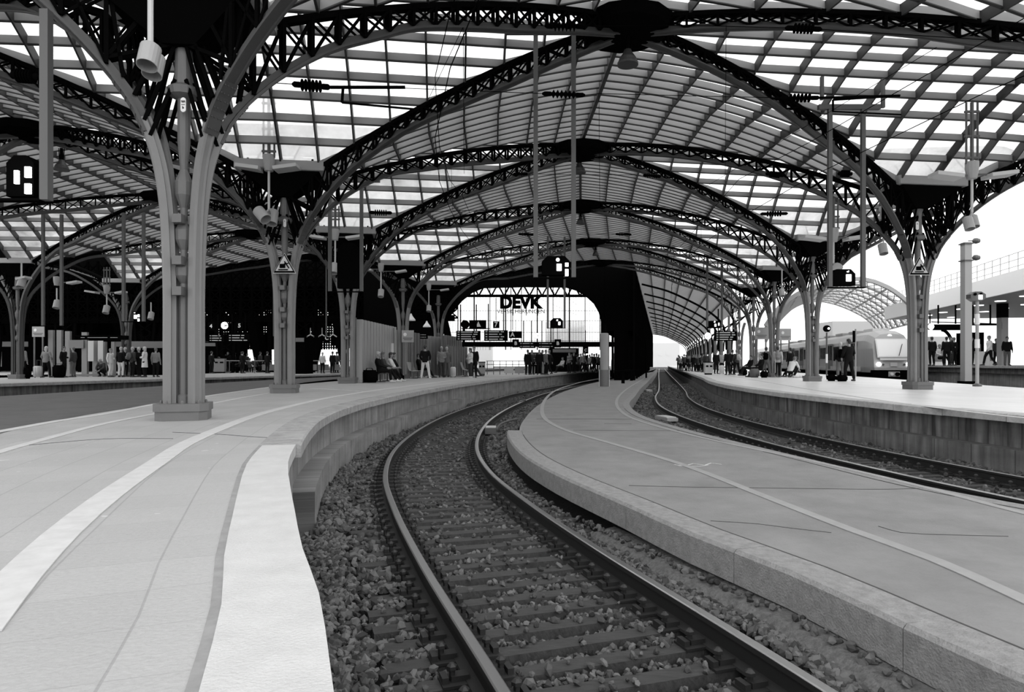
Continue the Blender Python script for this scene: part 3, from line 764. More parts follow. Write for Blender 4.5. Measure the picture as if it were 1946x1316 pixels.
# ridge node hubs
for k in range(0, 6):
    N = rC(k+.5); 
    if k: MBn = MB().lathe((N.x, N.y, 0), [(.3,8.86),(.95,8.99),(1.05,9.22),(.2,9.35)], 12).build('ridge_hub', m_truss); tag(MBn, 'dark iron hub at the meeting of four ribs, %s along the central ridge' % ordn[k], 'roof hub') if k else None
for k in range(2, 6):
    N = rCL(k+.5); MBn = MB().lathe((N.x, N.y, 0), [(.3,8.86),(.95,8.99),(1.05,9.22),(.2,9.35)], 12).build('ridge_hub', m_truss); tag(MBn, 'dark iron hub at the meeting of four ribs, %s along the left hall ridge' % ordn[k-1], 'roof hub')

# --- far gallery: right half vault against the row of dark piers
def wl(i):  # pier line, by roof index
    d = 56.3+8.8*(i-6)-2.2; return Vector((9.9+(d-53.5)*.2235, d))
gl = MB(); fn = MB(); br = MB(); n = 14
def gpos(u, v):
    p = wl(v).lerp(rR(v), u); return p, 9.6-3.0*u*u-.25*u
vs_ = [5.5+j/14 for j in range(int((20.5-5.5)*14)+1)]
for j, v in enumerate(vs_):
    for a in range(n+1): p, z = gpos(a/n, v); gl.v.append((p.x, p.y, z+.03))
    if j:
        for a in range(n): gl.f.append(((j-1)*(n+1)+a, j*(n+1)+a, j*(n+1)+a+1, (j-1)*(n+1)+a+1)); gl.m.append(0)
    for a in range(n):
        p, z = gpos(a/n, v); q, z2 = gpos((a+1)/n, v); fn.bar((p.x,p.y,z-.09), (q.x,q.y,z2-.09), .04, .17)
    if j and True:
        for a in range(0, n, 2):
            p, z = gpos(a/n, vs_[j-1]); q, z2 = gpos(a/n, v); br.bar((p.x,p.y,z-.12), (q.x,q.y,z2-.12), .05, .22)
roof = gl.build('ceiling', m_glass, smooth=True); tag(roof, kind='structure')
tag(fn.build('ceiling_fins', m_fin, roof), kind='structure'); tag(br.build('ceiling_purlins', m_bar, roof), kind='structure')
for k in range(7, 20):
    K = Vector(Rr[k]); c = thing('column', 'distant grey iron column in the far right platform row', 'column', (K.x, K.y, PZ), 'distant columns of the right platform')
    MB().lathe((K.x, K.y, 0), [(.4,PZ),(.4,PZ+.23),(.26,PZ+.25),(.24,4.6),(.12,5.0),(.12,6.8)], 8).build('shaft', m_paintD, c)
    a = MB()
    for sg in (1, -1):
        path = []
        Wp = wl(k) if sg > 0 else outR(k, 9)
        for e, z in [(.26,2.9),(.33,4.0),(.6,5.2),(1.4,6.1),(2.6,6.85),(4.2,7.6),(6.5,8.5),(9.2,9.1)]:
            if sg < 0 and e > 4: continue
            dd = (Wp-K).normalized(); path.append(Vector((K.x+dd.x*e, K.y+dd.y*e, z)))
        a.sweep(cr(path, .6), [(-.1,-.07),(.1,-.07),(.1,.07),(-.1,.07)])
    a.build('arch_rib', m_truss, c)
# ================================================================ dark end arch, pier row, main hall behind
# the end arch in the line of the sixth column: a solid spandrel with an arched opening
DW = 53.0
def W(px, py, d=DW): return A(px, py, d)
open_ = [(838,700),(839,650),(846,615),(860,592),(878,571),(897,556),(918,547),(1000,545),(1077,546),(1097,552),(1115,563),(1130,577),(1139,593),(1144,612),(1146,640),(1148,700)]
pts = [W(x, y) for x, y in open_]
mb = MB(); top = 10.2; n = len(pts)
for y in (DW, DW+.5):
    for p in pts: mb.v.append((p.x, y, p.z))
    for p in pts: mb.v.append((p.x, y, max(top, p.z+.1)))
for i in range(n-1):
    mb.f += [(i, i+1, n+i+1, n+i), (2*n+i, 3*n+i, 3*n+i+1, 2*n+i+1), (i, 2*n+i, 2*n+i+1, i+1)]; mb.m += [0]*3
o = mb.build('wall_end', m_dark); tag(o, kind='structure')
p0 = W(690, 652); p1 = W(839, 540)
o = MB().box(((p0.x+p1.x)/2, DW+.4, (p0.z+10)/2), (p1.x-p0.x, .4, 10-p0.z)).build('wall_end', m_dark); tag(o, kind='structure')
# main hall beyond: its side wall on the left of the arch, in the shade
def darkwall(name, c, d): o = MB().box(c, d).build(name, m_dark); tag(o, kind='structure'); return o
# pier row on the service platform: lattice piers with a continuous dark wall panel above
pr = thing('pier_wall', 'black riveted pier wall rising from the middle service platform', 'pier wall', (9, 54, MZ))
k0 = Vector((7.15, 53.0)); k1 = Vector((9.85, 53.6)); ax = Vector((.2180, .9759))
e0 = k0+ax*150; e1 = k1+ax*150
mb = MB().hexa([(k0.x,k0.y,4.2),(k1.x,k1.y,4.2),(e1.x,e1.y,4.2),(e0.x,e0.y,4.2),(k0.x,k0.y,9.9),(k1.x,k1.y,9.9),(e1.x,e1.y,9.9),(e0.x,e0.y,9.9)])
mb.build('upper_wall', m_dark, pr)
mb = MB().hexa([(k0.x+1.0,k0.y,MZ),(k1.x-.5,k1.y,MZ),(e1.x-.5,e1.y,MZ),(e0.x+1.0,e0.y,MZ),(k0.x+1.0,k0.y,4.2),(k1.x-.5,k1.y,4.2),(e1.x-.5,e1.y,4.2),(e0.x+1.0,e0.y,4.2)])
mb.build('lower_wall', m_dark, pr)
for j in range(24):
    c = k0.lerp(k1, .5)+ax*(j*6.0+.6); n_ = Vector((ax.y, -ax.x)); q = MB()
    for s_ in (-1, 1):
        for t_ in (-.5, .5):
            p = c+n_*1.28*s_+ax*t_; q.bar((p.x,p.y,MZ), (p.x,p.y,9.4), .14)
        a = c+n_*1.28*s_-ax*.5; b = c+n_*1.28*s_+ax*.5
        for z in range(10): q.bar((a.x,a.y,MZ+z*.9), (b.x,b.y,MZ+z*.9+.9), .06); q.bar((b.x,b.y,MZ+z*.9), (a.x,a.y,MZ+z*.9+.9), .06)
    q.build('pier', m_truss, pr)
# main hall: side arcade band above the far-left platforms, roof, glazed end wall
ml = lambda x, y, d: A(x, y, d)
band = thing('arcade_truss', 'deep black lattice girder band across the hall behind the left platforms', 'girder', (-30, 60, 6))
q = MB(); x0, x1, yb = -70, -4.2, 57.0
def by(x): return 52.8+max(0, -x-4)*.10
sl = MB()
for (xa, xb) in ((-70,-30),(-30,-4.9)):
    sl.hexa([(xa,by(xa)+3.5,8.3),(xb,by(xb)+3.5,8.3),(xb,by(xb)+4,8.3),(xa,by(xa)+4,8.3),(xa,by(xa)+3.5,13),(xb,by(xb)+3.5,13),(xb,by(xb)+4,13),(xa,by(xa)+4,13)])
sl.build('parapet', m_dark, band)
sl = MB()
for (xa, xb) in ((-70,-30),(-30,-4.9)):
    sl.hexa([(xa,by(xa)+3.5,5.2),(xb,by(xb)+3.5,5.2),(xb,by(xb)+4,5.2),(xa,by(xa)+4,5.2),(xa,by(xa)+3.5,5.7),(xb,by(xb)+3.5,5.7),(xb,by(xb)+4,5.7),(xa,by(xa)+4,5.7)])
sl.build('sill_girder', m_dark, band)
x = x0; rnd = random.Random(2)
while x < -5:
    for z in (5.2, 6.0, 6.8, 7.6, 8.4, 9.2):
        q.bar((x, by(x), z), (x+.9, by(x+.9), z), .12)
        q.bar((x, by(x), z), (x+.9, by(x+.9), z+.8), .10); q.bar((x+.9, by(x+.9), z), (x, by(x), z+.8), .10)
    q.bar((x, by(x), 5.0), (x, by(x), 10.2), .16); x += .9
q.build('lattice', m_shade_iron, band)
for x in (-66,-57,-48,-40,-32.5,-25,-18,-12.3):
    p = thing('pier', 'black lattice pier under the girder band, standing beyond the left platforms', 'pier', (x, by(x)+3.5, 0), 'black piers beyond the left platforms')
    q = MB()
    for a in (-.55, .55):
        for b in (-.5, .5): q.bar((x+a, by(x)+3.5+b, 0), (x+a*1.6, by(x)+3.5+b, 5.15), .2)
    for z in range(6):
        q.bar((x-.6, by(x)+3, z*.85), (x+.6, by(x)+3, z*.85+.85), .09); q.bar((x+.6, by(x)+3, z*.85), (x-.6, by(x)+3, z*.85+.85), .09)
    q.build('lattice', m_truss, p)
rnd = random.Random(8)
for k in range(16):
    x = -62+k*3.6+rnd.uniform(-.6,.6); y = 84+rnd.uniform(-6, 8); s = rnd.choice((-1, 1))*rnd.uniform(1.2, 2.6)
    b_ = MB().bar((x, y, 0), (x+s, y, 7.5), .9, .9); b_.bar((x+.9, y, 0), (x-s*.6, y, 7.5), .35)
    tag(b_.build('leaning_pillar', m_truss), 'huge black slanting pillar in the dim main hall at left', 'pillar', 'slanting pillars in the main hall')
# main hall roof and the big arches, far beyond
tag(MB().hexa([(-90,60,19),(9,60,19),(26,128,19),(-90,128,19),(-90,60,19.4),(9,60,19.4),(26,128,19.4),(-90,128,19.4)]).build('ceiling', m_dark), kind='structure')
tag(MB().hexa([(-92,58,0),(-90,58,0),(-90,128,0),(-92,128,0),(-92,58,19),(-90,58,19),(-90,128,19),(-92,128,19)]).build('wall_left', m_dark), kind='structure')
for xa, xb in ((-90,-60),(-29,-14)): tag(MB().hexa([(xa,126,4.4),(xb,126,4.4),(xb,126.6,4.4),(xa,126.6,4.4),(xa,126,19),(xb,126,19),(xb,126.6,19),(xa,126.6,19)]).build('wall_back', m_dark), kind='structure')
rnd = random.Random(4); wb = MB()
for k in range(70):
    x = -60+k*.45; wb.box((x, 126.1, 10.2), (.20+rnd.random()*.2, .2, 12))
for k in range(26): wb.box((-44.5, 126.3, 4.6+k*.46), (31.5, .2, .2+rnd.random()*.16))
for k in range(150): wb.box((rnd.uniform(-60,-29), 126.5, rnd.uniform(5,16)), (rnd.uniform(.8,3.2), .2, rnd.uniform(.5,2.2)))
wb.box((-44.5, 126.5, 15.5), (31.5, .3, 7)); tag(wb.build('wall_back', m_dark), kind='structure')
# glazed end wall with fine grid and the black sign
DF = 120.0
gw = thing('end_window_wall', 'tall glazed end wall with fine black grid seen through the arch', 'window wall', (2, DF, 5))
a = A(850, 700, DF); b = A(1165, 540, DF)
pane = MB().hexa([(a.x-14,DF+.05,4.5),(b.x+3,DF+.05,4.5),(b.x+3,DF+.09,4.5),(a.x-14,DF+.09,4.5),(a.x-14,DF+.05,17),(b.x+3,DF+.05,17),(b.x+3,DF+.09,17),(a.x-14,DF+.09,17)])
pane.build('pane', m_wglass, gw)
q = MB(); px = 850
for i, px in enumerate((870,901,931,961,971,991,1021,1051,1082,1112,1140)):
    p = A(px, 690, DF); q.bar((p.x,DF,4), (p.x,DF,17.5), .22 if i in (1,3,6,8) else .13)
for i, py in enumerate((562,591,610,632,648)):
    z = A(900, py, DF).z; q.bar((a.x-14,DF,z), (b.x+3,DF,z), .07)
px = 845
while px < 1150:
    p = A(px, 690, DF); q.bar((p.x,DF,4), (p.x,DF,17), .035); px += 5.2
z = A(900, 563, DF).z; q.bar((a.x-14,DF-.3,z), (b.x+3,DF-.3,z), .45)
z2 = A(900, 544, DF).z
px = 850
while px < 1150:
    p = A(px, 690, DF); r_ = A(px+12, 690, DF); r2 = A(px+24, 690, DF)
    q.bar((p.x,DF-.3,z2+.3), (r_.x,DF-.3,z), .26); q.bar((r_.x,DF-.3,z), (r2.x,DF-.3,z2+.3), .26); px += 24
q.build('mullions', m_black, gw)
bt = MB().box(((a.x+b.x)/2-4, DF-.5, A(0,655,DF).z), (42, .6, .9)); bt.build('transom_band', m_black, gw)
c = A(989, 576, DF-1.2); sgn = thing('rooftop_sign', 'large black company letters standing high on the glazed end wall', 'sign', (c.x, DF-1.2, c.z-1.2))
plate_text('sign_letters', 'DEVK', (c.x, DF-1.2, c.z), 2.95, m_black, sgn, ext=.1, bold=2)
c2 = A(990, 592.5, DF-1.2); plate_text('sign_subtitle', 'VERSICHERUNGEN', (c2.x, DF-1.2, c2.z), 1.02, m_black, sgn, ext=.06)
for px in (957, 975, 1000, 1022):
    p = A(px, 562, DF-1); MB().bar((p.x,DF-1,p.z), (p.x,DF-1,p.z-3.6), .12).build('support', m_black, sgn)
# pale city beyond, seen under the glass wall and out of the gallery's end
for (px, wpx, py, d, m, lab) in ((905,60,652,190,m_bright,'pale building beyond the glazed end wall, leftmost'),(1075,70,610,230,m_bright,'pale tall building faintly seen behind the right of the glazed wall'),(1262,60,652,330,m_bright,'white facade glowing at the end of the right gallery')):
    p = A(px, py, d); ww = wpx/F*d; bl = thing('building', lab, 'building', (p.x, d, 0))
    MB().box((p.x, d+6, p.z/2-.2), (ww, 12, p.z+.4)).build('facade', m, bl)
    for iz in range(int(p.z/4)):
        for ix in range(int(ww/4)):
            MB().box((p.x-ww/2+1.9+ix*3.9, d-.02, 2.4+iz*4), (1.8, .1, 2.1)).build('window', m_white, bl)  # windows coloured white, the washed-out daylight put into the paint
# ================================================================ hanging signals, lamps, wires
def signal(px0, px1, ytop, ybot, d, box, label, top=None, lamps=(), panels=(), pw=.10, name='hanging_signal'):
    """two steel hangers carrying a dark signal head; box = (x0,y0,x1,y1) in the photo"""
    a = A(px0, ybot, d); t = thing(name, label, 'signal', (a.x, d, a.z))
    for px in (px0, px1):
        if px is None: continue
        p, q = A(px, ytop, d), A(px, ybot, d); MB().bar((p.x, d, p.z), (q.x, d, q.z), pw, pw).build('hanger', m_chordL, t)
    if top: p, q = A(top[0], top[2], d), A(top[1], top[2], d); MB().bar(p, q, .12, .12).build('top_bar', m_chordL, t)
    if px0 and px1:
        p, q = A(px0, ybot, d), A(px1, ybot, d); MB().bar(p+V(-.05,0,0), q+V(.05,0,0), .12, .03).build('tray', m_truss, t)
    if box:
        x0, y0, x1, y1 = box; P, Q = A(x0, y1, d), A(x1, y0, d); w_ = Q.x-P.x; h = Q.z-P.z; cx = (P.x+Q.x)/2; ch = min(w_, h)*.28
        poly = [(-w_/2,0),(w_/2,0),(w_/2,h-ch),(w_/2-ch,h),(-w_/2+ch,h),(-w_/2,h-ch)]
        mb = MB(); n = len(poly)
        mb.add([(cx+x, d-.02, P.z+z) for x, z in poly]+[(cx+x, d+.22, P.z+z) for x, z in poly], [tuple(range(n)), tuple(range(2*n-1, n-1, -1))]+[(i, n+i, n+(i+1) % n, (i+1) % n) for i in range(n)])
        hd = mb.build('signal_head', m_black, t)
        for (lx, ly, lr) in lamps:
            c = A(lx, ly, d-.03); r = lr/F*d
            MB().lathe(c, [(r, 0), (r, .02)], 14, axis=(0,-1,0)).build('signal_lamp', m_glow, hd)
            MB().sweep([c+V(math.cos(k*PI/8)*r*1.25, -.0, math.sin(k*PI/8)*r*1.25) for k in range(9)], [(-.1,-.006),(.1,-.006),(.1,.006),(-.1,.006)], side=(0,-1,0)).build('visor', m_black, hd)
        for (a0, b0, a1, b1) in panels:
            p, q = A(a0, b1, d-.04), A(a1, b0, d-.04); MB().box(((p.x+q.x)/2, d-.05, (p.z+q.z)/2), (q.x-p.x, .03, q.z-p.z)).build('lit_panel', m_glow, hd)
    return t
m_chordL = mat('grey_hanger_paint', .085, .45)
signal(1018, 1090, 62, 529, 15.2, (1030,487,1083,523), 'signal head hung on two long grey poles below the central ridge', top=(962,1096,60), lamps=[(1060,494,3.4)], panels=[(1058,502,1067,515),(1074,500,1080,507),(1074,512,1080,525)])
signal(627, 687, 347, 555, 21, (641,462,684,548), 'dark signal box between two poles beside the third left column', top=(620,722,343))
signal(88, -30, 20, 381, 8.3, (14,296,66,374), 'large signal with lit panels at the left edge of the picture', lamps=[], panels=[(49,318,60,338),(49,350,60,369),(29,325,37,350)], pw=.105)
signal(1577, 1640, 205, 547, 17.2, (1581,512,1625,543), 'signal hung on two poles beside the right platform columns', top=(1555,1672,204), lamps=[(1611,516,2)], panels=[(1608,522,1617,535)])
signal(1041, 1073, 450, 624, 34, (1046,605,1070,624), 'smaller signal head seen in front of the glazed end wall', lamps=[(1059,609,1.6)], panels=[(1061,612,1065,618)])
signal(235, 273, 405, 612, 25, (254,594,272,612), 'signal on two thin poles behind the waiting group', lamps=[(256,594.5,1.2)], panels=[(255,599,260,606),(262,598,265,603),(262,606,265,611)])
signal(82, 117, 408, 620, 27, None, 'pair of thin hanging poles over the far left platform')
signal(1344, 1372, 470, 622, 40, (1346,610,1369,624), 'small signal above the clock on the right platform', lamps=[(1358,612,1.5)], panels=[(1358,616,1361,621),(1365,614,1367,619)])
signal(520, 620, 455, 640, 38, None, 'pair of very thin hanging poles in the shade behind the second column', pw=.06)
# twin spotlights under a tube, with reflector panels and rods
def spot(px, ytube0, ytube1, d, label, cyl=((0,18,0),(9,30,0)), r=.15, h=.38, panels=None, hub=None, rods=None, m=m_lgrey):
    p, q = A(px, ytube0, d), A(px, ytube1, d); t = thing('spotlight_pole', label, 'lamp', q)
    MB().tube([p, q], .032, 8).build('tube', m, t)
    if rods:
        a, b = A(px, rods[0], d), A(px, rods[1], d)
        for k in (-.14, 0, .14): MB().tube([a+V(k,0,0), b+V(k,0,0)], .028 if k else .045, 6).build('rod', m_chordL, t)
        for f_ in (.15, .55, .9): z = a.lerp(b, f_); MB().box(z, (.36, .06, .05)).build('clamp', m_chordL, t)
    if hub: c = A(px, hub, d); MB().lathe(c, [(.11,-.2),(.15,.05),(.15,.22),(.05,.24)], 12).build('hub', m_grey, t)
    if panels:
        for (cx, cy, w_) in panels:
            c = A(cx, cy, d); wd = w_/F*d; s = 1 if cx > px else -1
            MB().bar(c-V(s*wd/2,0,.05), c+V(s*wd/2,0,.03), .42, .09).build('reflector_panel', m, t)
            if hub: MB().bar(A(px, cy, d), c, .04).build('bracket', m_chordL, t)
    for (dx, dy, tilt) in cyl:
        c = A(px+dx, ytube1+dy, d+(.25 if dx > 0 and len(cyl) > 1 else -.1)); ax_ = Vector((math.sin(tilt), -.35, -math.cos(tilt))).normalized()
        MB().lathe(c, [(r*.6,-h/2-.04),(r,-h/2),(r,h/2),(r*.93,h/2),(r*.9,h/2-.22)], 18, axis=ax_).build('spotlight', m_grey, t)
        c0 = A(px, ytube1, d); MB().bar(c0, c, .035).build('yoke', m_grey, t)
spot(286, -60, 84, 7.6, 'pair of grey cylindrical spotlights on a white tube beside the left foreground column', cyl=((-3,24,0),(6,42,0)), r=.112, h=.26)
spot(511, 320, 398, 17.2, 'tilted twin spotlights under two reflector panels at the second left column', cyl=((-13,11,.75),(6,16,0)), hub=311, rods=(178,300), panels=[(474,319,44),(545,319,44)])
spot(637, 455, 503, 25, 'spotlight under two reflector panels at the third left column', cyl=((-2,8,0),), hub=447, rods=(392,438), panels=[(604,451,28),(674,451,30)])
spot(724, 516, 550, 33.5, 'spotlight hanging at the fourth left column', cyl=((0,8,0),), hub=509, panels=[(697,512,20),(762,516,20)])
spot(815, 552, 580, 42, 'small spotlight hanging left of the dark end arch', cyl=((0,7,0),), hub=546, panels=[(845,551,16)])
spot(1847, 340, 404, 16.5, 'twin spotlights under panels at the open right side above the train platform', cyl=((-6,22,0),(3,18,0)), hub=325, rods=(195,312), panels=[(1798,334,50),(1900,332,50)], r=.115, h=.3)
spot(1584, 458, 500, 21, 'tilted spotlight beside the signal poles on the right', cyl=((4,14,-.7),), hub=448, rods=(378,440), panels=[(1545,453,40),(1624,452,34)])
spot(1679, 408, 458, 24, 'spotlight hanging left of the nearest right column', cyl=((-1,16,0),), hub=404, panels=[(1640,404,30)])
spot(1486, 513, 550, 36, 'small spotlight hanging between the second and third right columns', cyl=((0,7,0),))
spot(1458, 545, 568, 43, 'tiny spotlight hanging at the third right column', cyl=((0,7,0),))
spot(203, 556, 583, 33, 'spotlight under panels over the far left platform', cyl=((-1,6,0),), hub=551, rods=(508,545), panels=[(175,555,20),(230,556,16)])
spot(108, 548, 574, 32, 'small spotlight left of the thin poles over the far left platform', cyl=((0,5,0),), hub=535, panels=[(141,537,20)])
spot(287, 575, 596, 36, 'small spotlight just left of the foreground column over the far platform', cyl=((0,5,0),))
spot(41, 500, 530, 27, 'reflector panels near the left picture edge', cyl=((0,8,0),), panels=[(45,529,18)])
def dome(px, ytop, ybot, d, label, w_=.46):
    a, b = A(px, ytop, d), A(px, ybot, d); t = thing('dome_lamp', label, 'lamp', b); h = min(.34, (a.z-b.z)*.6)
    MB().tube([a, V(b.x, d, b.z+h)], .05, 8).build('stem', m_truss, t)
    for s in (-.09, .09): MB().tube([a+V(s,0,0), V(b.x+s*.7, d, b.z+h*.9)], .015, 6).build('stay', m_truss, t)
    MB().lathe((b.x, d, b.z), [(w_/2,0),(w_/2,.05),(w_*.46,.07),(w_*.40,h*.45),(w_*.22,h*.8),(w_*.16,h)], 20).build('shade', m_chord, t)
dome(1193, 70, 124, 14.6, 'bell-shaped lamp hanging from the nearest ridge hub'); dome(1101, 292, 329, 23.3, 'bell lamp under the second ridge hub'); dome(1103, 398, 426, 31.7, 'bell lamp under the third ridge hub', .4)
dome(117, 282, 324, 21.7, 'bell lamp hanging from the left hall ridge hub'); dome(1132, 462, 486, 41.2, 'small bell lamp under the fourth ridge hub', .4)
def pendant(px, py, d, label):
    c = A(px, py, d); t = thing('pendant_lamp', label, 'lamp', c)
    MB().lathe(c, [(.28,-.2),(.27,-.12),(.1,.1),(.04,.25)], 14).build('shade', m_white, t); MB().tube([c+V(0,0,.2), c+V(0,0,.75)], .02, 6).build('stem', m_black, t); MB().tube([c+V(0,0,.75), c+V(-.9,0,.75)], .02, 6).build('arm', m_black, t)
pendant(781, 604, 41, 'white cone lamp on an arm left of the end arch'); pendant(811, 617, 48, 'smaller white cone lamp beside the fifth column')
# insulators and cross-span wires
def insulator(a, b, label, r=.085, n=6, m=m_black):
    a = Vector(a); b = Vector(b); ax_ = (b-a).normalized(); L = (b-a).length; t = thing('insulator', label, 'insulator', a.lerp(b, .5))
    prof = [(.02,0),(.05,L*.06),(.05,L*.2)]
    for k in range(n): z = L*(.22+.56*(k+.5)/n); prof += [(.035, z-L*.035), (r, z-.005), (r, z+.005), (.035, z+L*.035)]
    prof += [(.05,L*.8),(.05,L*.94),(.02,L)]
    MB().lathe(a, prof, 12, axis=ax_).build('insulator_body', m, t); return t
def wire(pts, label, r=.008, group=None):
    t = MB().tube([Vector(p) for p in pts], r, 5).build('overhead_wire', m_black); return tag(t, label, 'wire', group)
D1 = 13.2
insulator(A(1035,49,D1), A(1112,50,D1), 'ribbed black insulator near the top, above the hanging poles', .10)
insulator(A(1492,53,13.5), A(1562,56,13.5), 'ribbed insulator high on the upper right rib', .10)
wire([A(560,20,D1), A(1035,49,D1)], 'thin cross-span wire at the top left of the central ridge'); wire([A(1112,50,D1), A(1300,48,D1), A(1492,53,13.5)], 'thin cross-span wire between the two top insulators')
wire([A(1562,56,13.5), A(1940,80,12.5)], 'thin cross-span wire at the top right corner')
D2 = 14.6
insulator(A(1030,178,D2), A(1112,181,D2), 'ribbed insulator hanging level between the two central poles', .09)
wire([A(700,165,D2), A(1030,178,D2)], 'level cross wire left of the central poles'); wire([A(1112,181,D2), A(1138,178,D2), A(1380,184,D2), A(1482,186,D2)], 'level cross wire right of the central poles')
insulator(A(1482,187,15.2), A(1558,186,15.2), 'ribbed insulator on the cantilever beside the right signal poles', .10)
insulator(A(555,160,11.2), A(628,166,11.2), 'ribbed insulator on the cantilever under the left bright roof bay', .10); wire([A(445,153,11.2), A(555,160,11.2)], 'stay wire from the foreground column to the left insulator')
insulator(A(702,404,19), A(745,405,19), 'insulator in front of the third bright roof bay at left', .09); insulator(A(975,331,22), A(1003,331,22), 'small insulator below the second ridge, left', .09)
insulator(A(1222,333,22), A(1256,336,22), 'small insulator below the second ridge, right', .09); insulator(A(1445,407,21), A(1497,406,21), 'small insulator before the right bright bay', .09)
insulator(A(1455,330,18), A(1490,334,18), 'insulator on the second transverse rib at right', .09); insulator(A(1592,330,18), A(1620,331,18), 'thick insulator between the right signal poles', .1)
insulator(A(985,445,28), A(1015,446,28), 'tiny insulator left below the third ridge', .09); insulator(A(1170,445,28), A(1200,446,28), 'tiny insulator right below the third ridge', .09)
wire([A(745,405,19), A(960,398,20), A(1445,407,21)], 'long cross wire below the second ridge'); wire([A(1015,446,28), A(1170,445,28)], 'short cross wire below the third ridge'); wire([A(1003,331,22), A(1222,333,22)], 'cross wire between the two insulators below the second ridge')
insulator(A(20,143,9.5), A(77,147,9.5), 'ribbed insulator left of the pole at the left picture edge', .10)
def cantilever(P, label):
    """tubular arm holding the contact wire"""
    t = thing('wire_cantilever', label, 'cantilever', P[0])
    for a, b, r in zip(P[:-1], P[1:], (.03, .025, .025, .02, .02)): MB().tube([a, b], r, 8).build('arm', m_truss, t)
cantilever([A(628,166,11.2), A(770,166,11.3), A(652,166,11.2), A(650,195,11.2), A(790,208,11.4)], 'black tubular cantilever arm left under the bright roof')
cantilever([A(1558,186,15.2), A(1710,182,15.2), A(1583,190,15.2), A(1583,212,15.2), A(1712,218,15.4)], 'black tubular cantilever arm beside the right signal poles')
for px, y0, y1 in ((1562,146,190),(1678,150,205),(600,234,345)):
    d = 15.4 if px > 1000 else 20.6
    o = MB().bar(A(px,y0,d), A(px,y1,d), .07).build('hanger_rod', m_chordL); tag(o, 'short vertical grey rod at the %s' % {1562:'left end of the right cantilever', 1678:'right end of the right cantilever', 600:'second left roof funnel'}[px], 'rod')
# contact and carrier wires over both tracks
for tp, nm, y0 in ((T1, 'centre', 3), (T2, 'right', 5)):
    P = clip(tp, y0, 51 if nm == 'centre' else 110); P = P[::6]
    wire([(p[0], p[1], 5.25) for p in P], 'contact wire following the %s track overhead' % nm, .007)
    up = [(p[0], p[1], 6.25-.35*math.sin(PI*((i*.33) % 1))) for i, p in enumerate(P)]
    wire(up, 'carrier wire above the contact wire of the %s track' % nm, .007)
    for i in range(0, len(P), 4): wire([(P[i][0], P[i][1], 5.25), up[i]], 'thin dropper between carrier and contact wire of the %s track' % nm, .004, 'wire droppers of the %s track' % nm)
for (x0,y0,d0,x1,y1,d1,l) in ((880,52,12,770,280,20,'left slanting stay wire'),(880,52,12,882,330,20,'upright stay wire from the top rib'),(1380,48,13.5,1378,340,22,'upright wire right of the ridge'),(1780,90,12,1300,380,26,'long slanting wire across the right roof'),(1138,178,14.6,1140,400,22,'thin vertical wire by the central ridge'),(855,235,20,860,400,24,'thin vertical wire in the left grey vault')):
    wire([A(x0,y0,d0), A(x1,y1,d1)], l, .006)
# ---------------------------------------------------------------- signs, boards, clocks, screens
def post_sign(px, pyb, d, w_, h, ztop, label, m=m_grey, logo=True, post=True, text=True):
    x = (px-HX)/F*d; t = thing('info_sign', label, 'sign', (x, d, PZ))
    MB().box((x, d, ztop-h/2), (w_, .06, h)).build('panel', m, t)
    if post:
        for s in (-.35, .35): MB().bar((x+s*w_, d+.02, PZ), (x+s*w_, d+.02, ztop-h), .07).build('post', m_paintD, t)
    if logo: MB().lathe((x-w_*.22, d-.035, ztop-h*.35), [(.09,0),(.09,.015)], 16, axis=(0,-1,0)).build('round_logo', m_white, t)
    if text:
        for k in range(2): MB().box((x, d-.035, ztop-h*(.66+.13*k)), (w_*(.8-.15*k), .012, .045)).build('text_line', m_paintD, t)
    return t
post_sign(775, 0, 34.5, .62, .62, 3.30, 'grey square information sign beside the corrugated screen'); post_sign(73, 0, 40, .72, .62, 3.80, 'grey square information sign on the far left platform')
post_sign(1447, 0, 40, .78, .72, 3.75, 'left one of two grey information signs on the right platform'); post_sign(1492, 0, 40.5, .72, .72, 3.70, 'right one of two grey information signs on the right platform')
# display boards: dark housing, pale rows of writing
def board(x0, y0, x1, y1, d, label, rows=4, hang=None, lit=.5):
    p, q = A(x0, y1, d), A(x1, y0, d); cx = (p.x+q.x)/2; w_ = q.x-p.x; h = q.z-p.z
    t = thing('departure_board', label, 'display board', (cx, d, p.z)); hs = MB().box((cx, d+.12, (p.z+q.z)/2), (w_, .24, h)).build('housing', m_black, t)
    rnd = random.Random(int(x0)); mt = m_lgrey
    for k in range(rows):
        z = q.z-h*(k+.6)/(rows+.2); xx = p.x+w_*.06
        for fr in (.08, rnd.uniform(.35,.5), rnd.uniform(.1,.18)):
            MB().box((xx+w_*fr/2, d-.005, z), (w_*fr, .01, h*.10)).build('text_row', mt, hs); xx += w_*(fr+.06)
    if hang:
        for px in hang:
            a = A(px, y0, d); MB().bar((a.x, d+.12, q.z), (a.x, d+.12, q.z+1.6), .07).build('hanger', m_black, t)
    return t
board(867,629,913,647,40,'left departure board under the end arch with pale rows of writing', hang=(875,905)); board(920,628,965,648,40,'right departure board under the end arch beside letter A', hang=(928,957))
board(987,650,1018,662,50,'distant board right of the left letter B', rows=2, hang=(995,1010)); board(1023,650,1054,662,50,'distant board left of the right letter B', rows=2, hang=(1030,1047))
board(1359,630,1401,648,47,'departure board on the right platform beside the round clock', hang=(1366,1394))
board(397,636,426,650,52,'narrow dark board beneath number 4 in the shaded left background', rows=3, hang=(413,)); board(433,635,473,650,52,'dark board beneath number 5 in the shaded left background', rows=3, hang=(440,465))
board(798,634,812,644,36,'small dark board on the corrugated screen', rows=2)
board(148,638,240,646,36,'long dark information bar over the far left shelter', rows=1)
